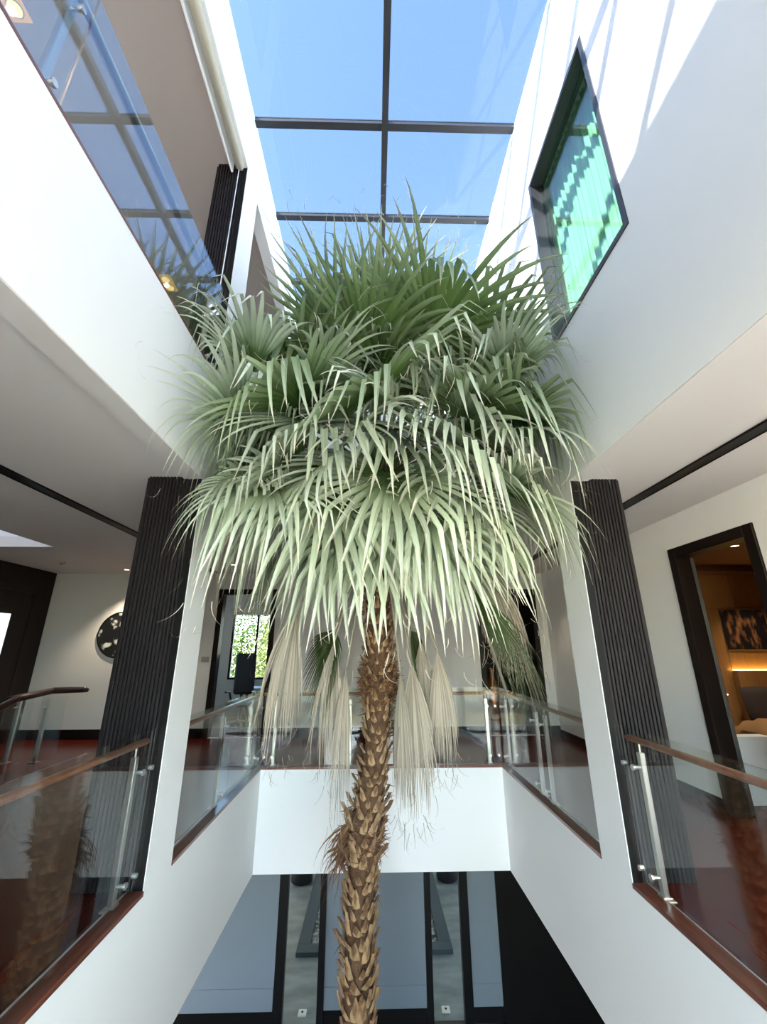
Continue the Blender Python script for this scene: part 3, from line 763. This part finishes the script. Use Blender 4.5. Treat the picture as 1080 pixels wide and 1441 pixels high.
# round ink picture, stair balustrade, black wall details
ra = empty('round_picture', (-5.40, YW - .02, .30), 'round black picture with white ink blots on the pale wall', 'picture')
MB().tube([(-5.36, YW - .001, .30), (-5.36, YW - .02, .30)], .455, 48).build('canvas', M['inkart'], ra)
mb = MB()
n = 48
vs = []; fs = []
for k in range(n):
    a = 2 * pi * k / n
    for rr, yy in ((.455, YW - .001), (.455, YW - .03), (.475, YW - .03), (.475, YW - .001)):
        vs.append((-5.36 + rr * cos(a), yy, .30 + rr * sin(a)))
for k in range(n):
    b, c = 4 * k, 4 * ((k + 1) % n)
    for j in range(4): fs.append((b + j, b + (j + 1) % 4, c + (j + 1) % 4, c + j))
mb.add(vs, fs).build('rim', M['black'], ra)

sb = empty('stair_balustrade', (-5.35, 7.45, FT), 'glass stair balustrade with dark wooden handrail before the black wall', 'balustrade')
MB().box(-5.35, -4.95, 7.40, 7.412, FT + .05, FT + 1.08).build('glass_panel', M['glass'], sb)
MB().add([(-5.40, 7.3, FT + .05), (-5.40, 5.2, FT - .02), (-5.40, 5.2, FT + 0.35), (-5.40, 7.3, FT + 1.06), (-5.388, 7.3, FT + .05), (-5.388, 5.2, FT - .02), (-5.388, 5.2, FT + .35), (-5.388, 7.3, FT + 1.06)],
         [(0, 1, 2, 3), (7, 6, 5, 4), (0, 4, 5, 1), (1, 5, 6, 2), (2, 6, 7, 3), (3, 7, 4, 0)]).build('glass_panel', M['glass'], sb)
for (x, y) in ((-5.30, 7.48), (-5.75, 7.48)):
    p = MB().cbox(x - .03, x + .03, y - .02, y + .02, FT, FT + .93, .004).build('post', M['steel'], sb)
    MB().tube([(x, y, FT + .8), (x, y - .1, FT + .8)], .014, 8).build('standoff', M['steel'], p)
    MB().cbox(x - .06, x + .06, y - .06, y + .06, FT, FT + .015, .003).build('base_plate', M['steel'], p)
M['darkrail'] = pbr('dark_handrail', (.05, .022, .015), .3)
MB().tube([(-5.9, 7.42, FT + .92), (-5.35, 7.42, FT + 1.02), (-5.2, 7.42, FT + 1.05), (-4.72, 7.42, FT + 1.06), (-4.66, 7.42, FT + 1.05)], [.045, .05, .05, .045, .03], 10).tube([(-5.2, 7.42, FT + 1.05), (-5.36, 6.9, FT + .98), (-5.40, 5.2, FT + .4)], [.045, .05, .045], 10).build('handrail', M['darkrail'], sb, smooth=True)

d4 = empty('door_4', (XO + .02, 8.0, FT), 'black wooden door with narrow glowing pane in the black wall', 'door', kind='structure')
for a, b, c, d in ((6.9, 7.0, FT, 1.2), (8.75, 8.85, FT, 1.2), (7.0, 8.75, 1.1, 1.2)):
    MB().cbox(XO, XO + .04, a, b, c, d, .004).build('frame', M['darkwood'], d4)
MB().cbox(XO, XO + .025, 7.0, 8.03, FT, 1.1, .004).build('leaf', M['darkwood'], d4)
MB().cbox(XO, XO + .025, 8.33, 8.75, FT, 1.1, .004).build('leaf', M['darkwood'], d4)
M['glowpane'] = pbr('glowing_pane', (.8, .85, .88), .2, emit=((.9, .96, 1.0), .12))  # emission stands in for daylight behind the door pane
for a, b in ((8.04, 8.16), (8.18, 8.32)):
    MB().box(XO + .002, XO + .02, a, b, -.25, .66).build('pane', M['glowpane'], d4)
MB().cbox(XO, XO + .025, 8.03, 8.33, FT, -.25, .004).build('rail', M['darkwood'], d4)
MB().cbox(XO, XO + .025, 8.03, 8.33, .66, 1.1, .004).build('rail', M['darkwood'], d4)

# ------------------------------------------------------------------ ground floor glazing, blinds, terrace
GW = 9.3
HB = ZB
w5 = empty('window_4', (0, GW, ZG), 'ground floor glazing in black frames with two clear panes onto the terrace', 'window', kind='structure')
for a, b in ((-9, -4.6), (-1.68, -1.52), (-.94, -.83), (.94, 1.05), (1.58, 1.73), (2.25, 4.2)):
    MB().box(a, b, GW - .04, GW + .1, ZG, HB).build('mullion', M['black'], w5)
for a, b in ((-4.6, -1.68), (-.83, .94), (1.73, 2.25)):
    MB().box(a, b, GW + .03, GW + .1, ZG, HB).build('dark_panel', M['black'], w5)
for a, b in ((-1.52, -.94), (1.05, 1.58)):
    MB().box(a, b, GW + .02, GW + .032, ZG + .005, HB).build('pane', M['clearglass'], w5)
for a, b, lab in ((-4.6, -1.685, 'wide grey roller blind on the ground floor beside the pale atrium wall'), (-.825, .935, 'grey roller blind on the ground floor behind the palm trunk'), (1.735, 2.245, 'narrow grey roller blind on the ground floor next to the black wall')):
    r_ = empty('lowered_blind', ((a + b) / 2, GW - .03, ZG + .2), lab, 'blind', 'lowered grey roller blinds')
    fb = MB()
    fb.box(a, b, GW - .012, GW - .008, -5.50, HB).build('fabric', M['blindgrey'], r_)
    MB().cbox(a, b, GW - .022, GW - .004, -5.80, -5.50, .004).build('hem_bar', M['blindgrey'], r_)
    MB().tube([(a, GW - .02, HB - .05), (b, GW - .02, HB - .05)], .035, 12).build('roll', M['blindgrey'], r_)
struct('floor_terrace', MB().box(-9, 8, 9.4, 24, ZG - .2, ZG - .02), 'marble', 'grey veined marble terrace beyond the ground floor glazing', 'floor')
pb = empty('pebble_bed', (.05, 12.6, ZG - .02), 'pebble bed with wide slate curb on the marble terrace', 'planter')
X0, X1, Y0, Y1, cw = -1.59, 1.69, 11.03, 14.7, .27
MB().cbox(X0, X1, Y0, Y0 + cw, ZG - .02, ZG + .06, .004).build('curb', M['curb'], pb)
MB().cbox(X0, X1, Y1 - cw, Y1, ZG - .02, ZG + .06, .004).build('curb', M['curb'], pb)
MB().cbox(X0, X0 + cw, Y0 + cw, Y1 - cw, ZG - .02, ZG + .06, .004).build('curb', M['curb'], pb)
MB().cbox(X1 - cw, X1, Y0 + cw, Y1 - cw, ZG - .02, ZG + .06, .004).build('curb', M['curb'], pb)
rnd = random.Random(5)
pm = MB()
def pebble(mb, x, y, z, r, rnd):
    a0 = rnd.random() * 6; sx, sy, sz = r * rnd.uniform(.8, 1.3), r * rnd.uniform(.7, 1), r * rnd.uniform(.45, .7)
    vs = [(0, 0, sz), (0, 0, -sz)]
    for k in range(5):
        a = a0 + 2 * pi * k / 5
        vs.append((sx * cos(a), sy * sin(a), sz * rnd.uniform(-.25, .3)))
    fs = []
    for k in range(5):
        fs += [(0, 2 + k, 2 + (k + 1) % 5), (1, 2 + (k + 1) % 5, 2 + k)]
    mb.add([(x + a, y + b, z + c) for a, b, c in vs], fs)
for i in range(2600):
    x = rnd.uniform(X0 + cw + .03, X1 - cw - .03); y = rnd.uniform(Y0 + cw + .03, Y1 - cw - .03)
    pebble(pm, x, y, ZG + .02 + rnd.random() * .02, rnd.uniform(.03, .055), rnd)
pm.build('pebbles', M['pebble'], pb, kind='stuff')
struct('wall_terrace', MB().box(-9, 8, 15.0, 15.15, ZG, -1.78), 'outwall', 'unseen rendered wall added behind the terrace to block daylight', 'wall')  # added out of view to keep the terrace dim
struct('ceiling_terrace', MB().box(-9, 8, 9.4, 15.0, -2.6, -1.78), 'outwall', 'canopy extended past the rooms above to shade the terrace', 'ceiling')  # reaches beyond the rooms to hold daylight off the terrace
for x, lab in ((-1.33, 'black cylindrical stool on the terrace behind the clear pane near the wide blind'), (1.45, 'black cylindrical stool on the terrace behind the clear pane near the narrow blind')):
    s_ = 1 if x > 0 else -1
    xx = x + s_ * .62
    o = empty('terrace_stool', (xx, 14.0, ZG - .02), lab, 'stool', 'black terrace stools')
    MB().tube([(xx, 14.0, ZG - .02), (xx, 14.0, ZG + .02), (xx, 14.0, ZG + .30), (xx, 14.0, ZG + .42)], [.26, .30, .30, .27], 20).build('drum', M['black'], o, smooth=True)
    MB().tube([(xx, 14.0, ZG + .42), (xx, 14.0, ZG + .46)], [.29, .28], 20).build('seat_pad', M['chair'], o)
for x, lab in ((-1.22, 'small cream square floor light behind the clear pane near the wide blind'), (1.30, 'small cream square floor light behind the clear pane near the narrow blind')):
    o = empty('floor_light', (x, 9.62, ZG - .02), lab, 'floor light', 'cream floor lights')
    M.setdefault('creamlens', pbr('cream_lens', (.8, .75, .6), .4))
    MB().cbox(x - .07, x + .07, 9.56, 9.70, ZG - .02, ZG + .01, .006).build('housing', M['creamlens'], o)
    MB().tube([(x, 9.63, ZG + .01), (x, 9.63, ZG + .016)], .02, 12).build('lens', M['black'], o)

# garden foliage beyond the garden room window
M['foliage'] = leafmat('garden_foliage', [(0, (.018, .05, .008)), (.5, (.06, .11, .022)), (1, (.18, .20, .07))], .3, .05)
def tree(x, y, z, h, r, seed, label, nleaf, tone):
    rnd = random.Random(seed)
    o = empty('garden_tree', (x, y, z), label, 'tree', 'trees outside the garden window')
    MB().tube([(x, y, z), (x + .05, y, z + h * .4), (x, y + .05, z + h * .8)], [.12, .09, .04], 8).build('trunk', M['bark'], o)
    mb = MB(); mb.c = []
    for i in range(nleaf):
        u = Vector((rnd.gauss(0, 1), rnd.gauss(0, 1), rnd.gauss(0, 1))).normalized() * (rnd.random() ** .4)
        p = Vector((x + u.x * r, y + u.y * r * .7, z + h * .62 + u.z * h * .42))
        d = Vector((rnd.gauss(0, 1), rnd.gauss(0, 1), rnd.gauss(0, .7))).normalized(); e = d.cross(Vector((rnd.random(), rnd.random(), rnd.random()))).normalized()
        s = rnd.uniform(.05, .10)
        mb.add([p, p + d * s + e * s * .4, p + d * 2 * s, p + d * s - e * s * .4], [(0, 1, 2, 3)])
        c = (min(1, max(0, tone + rnd.uniform(-.35, .35))), rnd.random(), 0)
        mb.c += [c] * 4
    mb.build('foliage', M['foliage'], o, kind='stuff')
tree(-5.5, 18.2, ZG, 7.8, 1.25, 1, 'dense dark green tree outside the garden window', 9000, .25)
tree(-3.85, 16.0, ZG, 7.4, .62, 2, 'slender yellow green tree outside the garden window', 6000, .8)

# ------------------------------------------------------------------ the palm
TR = [(-.05, 5.3, ZG), (-.12, 5.3, -5.0), (-.14, 5.3, -3.4), (-.135, 5.3, -2.65), (-.10, 5.3, -1.95), (-.02, 5.3, -1.45), (.05, 5.3, -.98), (.065, 5.3, -.30), (.05, 5.3, .62), (.06, 5.3, 1.4), (.07, 5.3, 2.1)]
TRR = [(.26, ZG), (.19, -5), (.155, -3.4), (.15, -2.65), (.16, -2.15), (.20, -1.9), (.17, -1.6), (.15, -.98), (.17, -.6), (.205, -.35), (.17, -.05), (.165, .62), (.19, 1.2), (.20, 1.7), (.11, 2.15)]
def lerp_tab(tab, z, zi):
    for i in range(len(tab) - 1):
        if tab[i][zi] <= z <= tab[i + 1][zi]:
            t = (z - tab[i][zi]) / (tab[i + 1][zi] - tab[i][zi])
            return [a + (b - a) * t for a, b in zip(tab[i], tab[i + 1])]
    return tab[0] if z < tab[0][zi] else tab[-1]
def trunk_c(z): return Vector(lerp_tab(TR, z, 2))
def trunk_r(z): return lerp_tab(TRR, z, 1)[0]
palm = empty('palm_tree', (-.05, 5.3, ZG), 'tall fan palm with shaggy trunk rising through the atrium', 'palm tree')
zs = [ZG + (2.15 - ZG) * i / 90 for i in range(91)]
trunk = MB().tube([trunk_c(z) for z in zs], [trunk_r(z) * (.90 + .05 * sin(z * 31)) for z in zs], 20).build('trunk', M['bark'], palm, smooth=True)

def stub_mesh(w, h, th, lean, split, seed):
    rnd = random.Random(seed)
    rows = [(0, w, 0.0), (h * .35, w * .92, .02 + lean * .3), (h * .7, w * .62, .03 + lean * .7), (h, w * .16, .03 + lean)]
    vs = []; fs = []
    for z, ww, o in rows:
        j = rnd.uniform(-.008, .008)
        vs += [(-ww / 2 + j, o - th * .3, z), (j, o + th * .5, z + (.01 if z == h else 0)), (ww / 2 + j, o - th * .3, z), (j, o - th * .8, z)]
    for i in range(3):
        for k in range(4):
            k2 = (k + 1) % 4
            fs.append((4 * i + k, 4 * i + k2, 4 * i + 4 + k2, 4 * i + 4 + k))
    fs.append((12, 13, 14, 15))
    return MB().add(vs, fs)
VAR = [(.105, .17, .035, .035), (.085, .14, .03, .05), (.095, .20, .03, .03), (.07, .12, .028, .02), (.09, .15, .035, .07)]
stubs = [stub_mesh(*v, False, i) for i, v in enumerate(VAR)]
stub_me = [s.mesh('leaf_base', M['stub']) for s in stubs]
rnd = random.Random(11)
rest = MB()
z = ZG + .1; row = 0
placed = 0
while z < 1.75:
    n = 9
    for k in range(n):
        a = 2 * pi * (k + .5 * (row % 2)) / n + rnd.uniform(-.13, .13)
        zz = z + rnd.uniform(-.03, .03)
        c = trunk_c(zz); r = trunk_r(zz)
        v = rnd.randrange(len(VAR))
        sc = rnd.uniform(.75, 1.1) * (.75 if zz > -1.6 else 1.0)
        out = Vector((cos(a), sin(a), 0))
        mt = Matrix.Translation(c + out * (r * .88)) @ Matrix.Rotation(a - pi / 2, 4, 'Z') @ Matrix.Rotation(rnd.uniform(-.2, .2), 4, 'Y') @ Matrix.Rotation(rnd.uniform(-.12, .10), 4, 'X') @ Matrix.Scale(sc, 4)
        if sin(a) < .12 and -3.75 < zz < .95 and placed < 300:
            link_mesh('leaf_base', stub_me[v], mt, trunk); placed += 1
        else:
            rest.add([mt @ Vector(p) for p in stubs[v].v], stubs[v].f)
    z += .105; row += 1
rest.build('leaf_bases', M['stub'], trunk, kind='stuff')
# fibre mats and shreds
fb = MB()
def strip(mb, p, d, L, w, n, curl, rnd, g=.0):
    d = d.normalized(); side = d.cross(Vector((rnd.gauss(0, 1), rnd.gauss(0, 1), rnd.gauss(0, 1)))).normalized()
    b = len(mb.v)
    for i in range(n + 1):
        k = w * (1 - .8 * i / n)
        mb.v += [tuple(p - side * k / 2), tuple(p + side * k / 2)]
        d = (d + Vector((rnd.gauss(0, curl), rnd.gauss(0, curl), rnd.gauss(0, curl) - g))).normalized()
        p = p + d * (L / n)
    for i in range(n):
        mb.f.append((b + 2 * i, b + 2 * i + 1, b + 2 * i + 3, b + 2 * i + 2))
for zc_, sp, n in ((-.36, .14, 900), (-1.92, .13, 420), (1.1, .45, 700), (-.8, 1.2, 500)):
    for i in range(n):
        a = rnd.uniform(0, 2 * pi); zz = rnd.gauss(zc_, sp)
        if zz > 1.8: continue
        r = trunk_r(zz); o = Vector((cos(a), sin(a), 0))
        d = o * rnd.uniform(.1, .9) + Vector((-sin(a), cos(a), 0)) * rnd.gauss(0, .8) + Vector((0, 0, rnd.uniform(-.4, .7)))
        strip(fb, trunk_c(zz) + o * r * rnd.uniform(.88, 1.02), d, rnd.uniform(.06, .16), rnd.uniform(.006, .02), 4, .3, rnd, .12)
for i in range(60):   # torn mat hanging at the lower knot
    a = rnd.uniform(pi * .95, pi * 1.25); zz = rnd.uniform(-2.1, -1.75); o = Vector((cos(a), sin(a), 0))
    strip(fb, trunk_c(zz) + o * (trunk_r(zz) + .02), o * .5 + Vector((0, 0, .1)), rnd.uniform(.2, .5), rnd.uniform(.015, .04), 7, .15, rnd, .45)
fb.build('fibre', M['fibre'], trunk, kind='stuff')

def squash(p):
    """leaves that reach a wall bend along it"""
    x, y, z = p
    def lim(v, m, w):
        return v if v < m else m + w * (1 - exp(-(v - m) / w))
    x = lim(x, XR - .42, .38); x = -lim(-x, -XL - .42, .38)
    y = lim(y, 6.45, .5)
    z = lim(z, 6.1, .6)
    return (x, y, z)

HEART = Vector((.07, 5.25, 2.35))
DOWN = Vector((0, 0, -1))
def make_frond(rnd, name, mat, pmat, start, d0, plen, blen, sag, hinge, spread, droop, nseg=35, roll=0.0, fold=.18, kink=.25, join=.34, wscale=1.0, curl=.10, thread=.35, psteps=12, tone=0.0, tip=1.6):
    # petiole
    d = d0.normalized(); p = start.copy(); pts = [squash(p)]
    for i in range(psteps):
        d = (d + DOWN * (sag / psteps)).normalized()
        p = p + d * (plen / psteps); pts.append(squash(p))
    A = (d + DOWN * hinge).normalized()
    S = A.cross(Vector((0, 0, 1)))
    if S.length < .15: S = Vector((1, 0, 0))
    S = S.normalized(); N = S.cross(A).normalized()
    if roll:
        S, N = (S * cos(roll) + N * sin(roll)), (N * cos(roll) - S * sin(roll))
    mb = MB(); mb.c = []
    dphi = 2 * spread / nseg
    ns = 11
    rj = join * blen
    clus = 0
    for k in range(nseg):
        phi = -spread + dphi * (k + .5)
        f = phi / spread
        L = blen * (1 - .30 * abs(f) ** 2.2) * rnd.uniform(.9, 1.06)
        dirn = (A * cos(phi) + S * sin(phi) + N * (fold * (abs(sin(phi)) ** 1.5))).normalized()
        W = (S * cos(phi) - A * sin(phi)).normalized()
        q = p.copy()
        if clus <= 0:       # neighbouring segments bend together
            clus = rnd.randint(1, 4)
            cg = rnd.uniform(.5, 1.5); ckk = rnd.uniform(.38, .8) if rnd.random() < kink else 9; ckg = rnd.uniform(.9, 3.0)
            cside = Vector((rnd.gauss(0, 1), rnd.gauss(0, 1), rnd.gauss(0, .6))) * curl
        clus -= 1
        g = droop * cg * rnd.uniform(.85, 1.15)
        kk = ckk + rnd.uniform(-.03, .03)
        kink_g = ckg
        side = cside + Vector((rnd.gauss(0, 1), rnd.gauss(0, 1), rnd.gauss(0, 1))) * (curl * .35)
        rv = rnd.random()
        b = len(mb.v)
        done = False
        wf_ = 2 * rj * math.tan(dphi / 2) * 1.22 * wscale
        for i in range(ns + 1):
            t = i / ns
            r = t * L
            if r < rj: w = 2 * r * math.tan(dphi / 2) * 1.06
            else:
                u = (r - rj) / max(1e-6, L - rj)
                w = wf_ * (1 - u ** tip) * (1 - .25 * u) + .0025
            Nn = dirn.cross(W)
            Nn = Nn.normalized() if Nn.length > 1e-6 else N
            cr = Nn * (w * (.20 if r < rj else .28))
            for vv in (q - W * w / 2, q + cr, q + W * w / 2):
                mb.v.append(squash(vv))
            tt = min(1, max(0, t + tone + rnd.uniform(-.03, .03)))
            mb.c += [(tt, rv, 0)] * 3
            # step on
            bend = 0.0
            if r >= rj * .8: bend = g * (t ** 1.3) / ns * 2.2
            dirn = dirn + DOWN * bend
            if t > kk and not done:
                dirn = dirn + DOWN * kink_g + side * 2; done = True
            if t > .6: dirn = dirn + side * (t - .5)
            dirn.normalize()
            W = (W - dirn * W.dot(dirn)).normalized()
            q = q + dirn * (L / ns)
        for i in range(ns):
            a = b + 3 * i
            mb.f += [(a, a + 1, a + 4, a + 3), (a + 1, a + 2, a + 5, a + 4)]
        if rnd.random() < thread:   # dry curling thread at the tip
            b = len(mb.v); dd = dirn.copy(); w = .006
            m = 9; turn = Vector((rnd.gauss(0, 1), rnd.gauss(0, 1), rnd.gauss(0, 1))).normalized() * rnd.uniform(.15, .5)
            for i in range(m + 1):
                ww = w * (1 - .6 * i / m)
                mb.v += [squash(q - W * ww / 2), squash(q + W * ww / 2)]
                mb.c += [(1.0, rv, 0)] * 2
                dd = (dd + dd.cross(turn) + DOWN * .12).normalized(); q = q + dd * .024
            for i in range(m): mb.f.append((b + 2 * i, b + 2 * i + 1, b + 2 * i + 3, b + 2 * i + 2))
    fo = mb.build(name, mat, palm, smooth=False)
    MB().tube(pts, [.026 - .014 * i / psteps for i in range(psteps + 1)], 6).build('petiole', pmat, fo, smooth=True)
    return fo

rnd = random.Random(21)
def live(az, el, plen, blen, sag, hinge, droop, spread=2.3, mat='leaf', **k):
    """az: degrees, 0 = towards the landing with the photographer, positive towards the bedroom side"""
    a, e = radians(az), radians(el)
    d = Vector((sin(a) * cos(e), -cos(a) * cos(e), sin(e)))
    st = HEART + Vector((d.x, d.y, 0)) * .06 + Vector((0, 0, -.25 + .35 * sin(e)))
    return make_frond(rnd, 'frond', M[mat], M['petiole'], st, d, plen, blen, sag, hinge, spread, droop, **k)
# crown top: stiff fans
for az, el, pl, bl in ((3, 58, 1.75, 1.40), (-30, 56, 1.75, 1.45), (34, 58, 1.70, 1.40), (-62, 60, 1.55, 1.4), (66, 60, 1.5, 1.4), (-10, 70, 1.75, 1.4), (22, 73, 1.75, 1.4), (-45, 72, 1.7, 1.4), (48, 74, 1.6, 1.4), (120, 75, 1.4, 1.3), (-130, 75, 1.4, 1.3), (180, 72, 1.3, 1.3)):
    live(az + rnd.uniform(-5, 5), el, pl, bl, .12, -.10, .35, spread=2.0, mat='leafup', kink=.10, roll=rnd.uniform(-.3, .3), thread=.5)
# second ring
for az in (-12, 16, -42, 44, -66, 70, -95, 98, -150, 152):
    live(az + rnd.uniform(-8, 8), 42 + rnd.uniform(-8, 8), (1.75 if abs(az) < 110 else 1.3) * rnd.uniform(.85, 1.1), 1.5, .35, .05, .9, spread=2.2, mat='leafup', kink=.4, roll=rnd.uniform(-.6, .6))
# third ring
for az in (0, -27, 29, -48, 50, -70, 74, -105, 108, -165, 165):
    live(az + rnd.uniform(-8, 8), 24 + rnd.uniform(-8, 8), (1.75 if abs(az) < 110 else 1.3) * rnd.uniform(.8, 1.1), 1.5, .42, .22, 1.2, mat='leafmid', kink=.55, roll=rnd.uniform(-.6, .6))
# fourth ring
for az in (-14, 13, -38, 37, -57, 58, -82, 84, -125, 127, 180):
    live(az + rnd.uniform(-8, 8), 7 + rnd.uniform(-8, 8), (1.65 if abs(az) < 110 else 1.2) * rnd.uniform(.8, 1.1), 1.5, .42, .40, 1.4, kink=.55, roll=rnd.uniform(-.6, .6))
# skirt
for az in (2, -25, 26, -48, 49, -70, 72, -100, 104, -150, 150):
    live(az + rnd.uniform(-8, 8), -9 + rnd.uniform(-8, 8), (1.35 if abs(az) < 110 else 1.1) * rnd.uniform(.85, 1.1), 1.5, .42, .55, 1.5, kink=.5, roll=rnd.uniform(-.6, .6))
# fans turned to the landing, between the rings
for az, el, pl, hg in ((-8, 34, 1.25, .7), (24, 36, 1.2, .6), (-34, 33, 1.35, .7), (48, 30, 1.4, .5), (-58, 30, 1.4, .6), (8, 15, 1.2, .8), (-22, 14, 1.5, .5), (36, 16, 1.5, .5), (-6, 48, 1.2, .5), (30, 50, 1.25, .4), (-40, 50, 1.3, .4)):
    live(az + rnd.uniform(-5, 5), el, pl, 1.45, .35, hg, 1.1, spread=2.3, mat='leafup' if el > 40 else 'leafmid' if el > 20 else 'leaf', kink=.5, roll=rnd.uniform(-.7, .7))
for az, el in ((-9, -24), (15, -22), (-32, -26), (38, -24)):
    live(az, el, 1.15, 1.5, .42, .55, 1.5, kink=.5, roll=rnd.uniform(-.5, .5))
# long arms along both walls
for az, el, pl, sg in ((-40, 12, 2.05, .40), (-46, 28, 2.05, .36), (-50, 2, 1.9, .35), (46, 14, 1.95, .42), (44, 30, 2.0, .36), (50, -4, 1.8, .4), (-36, -6, 1.85, .35)):
    live(az + rnd.uniform(-4, 4), el, pl, 1.5, sg, .15, 1.1, spread=1.6, kink=.4, roll=rnd.uniform(-.6, .6))

# hanging dry and fading fronds round the trunk: hinge point and tip
def hang(bx, by, bz, blen, mat, spread=.55, start=None, droop=2.2, fold=.1, roll=0.0, lean=(0, 0), **k):
    B = Vector((bx, by, bz))
    st = Vector((.06 + (bx - .06) * .28, 5.3 + (by - 5.3) * .45, 1.45)) if start is None else Vector(start)
    d = B - st; plen = d.length
    dry = mat == 'dead'
    return make_frond(rnd, 'dead_frond' if dry else 'frond', M[mat], M['drypetiole'] if dry else M['petiole'], st, d, plen, blen, 0.0, 2.5 if dry else .5, spread, droop, roll=roll, fold=fold, psteps=6, wscale=3.0 if dry else 1.0, tip=3.5 if dry else 1.6, **k)
for (x, y, zz, L, sp) in (
        (-.86, 4.80, .46, 1.50, .40),
        (-.45, 4.95, .08, 1.30, .30),
        (-.31, 5.02, -.20, 1.45, .26),
        (.30, 4.95, -.24, 1.40, .26),
        (.43, 4.98, -.14, 1.50, .30),
        (.56, 5.20, .10, 1.30, .36),
        (.74, 5.05, -.02, 1.20, .32),
        (1.45, 5.0, .80, 1.2, .5),
        (1.30, 4.8, .95, 1.1, .5)):
    hang(x, y, zz, L, 'dead', sp, kink=.12, join=.16, curl=.06, nseg=30, roll=rnd.uniform(-1.2, 1.2), thread=.5)
hang(-.50, 5.30, .22, 1.15, 'olive', 1.4, droop=.7, roll=.4, kink=.05, thread=.1)
hang(.48, 5.45, .22, 1.05, 'olive', 1.4, droop=.8, roll=-.5, kink=.05, thread=.1)
hang(1.10, 4.55, .60, 1.25, 'olive', .42, droop=1.0, roll=.9, kink=.2, thread=.6, tone=.2)
for bx, bl, sp, dx, dy in ((1.12, 1.55, .30, .62, -.15), (1.05, 1.35, .22, .30, -.05)):   # half dry streamers
    B_ = Vector((bx, 4.55, .62))
    mbd = Vector((dx, dy, -1)).normalized()
    make_frond(rnd, 'dead_frond', M['dead'], M['drypetiole'], B_ - mbd * .12, mbd, .12, bl, 0.0, 0.0, sp, .35, nseg=16, fold=.1, kink=.35, join=.12, wscale=2.2, curl=.12, thread=.7, psteps=3, tip=3.0)
fixnormals()
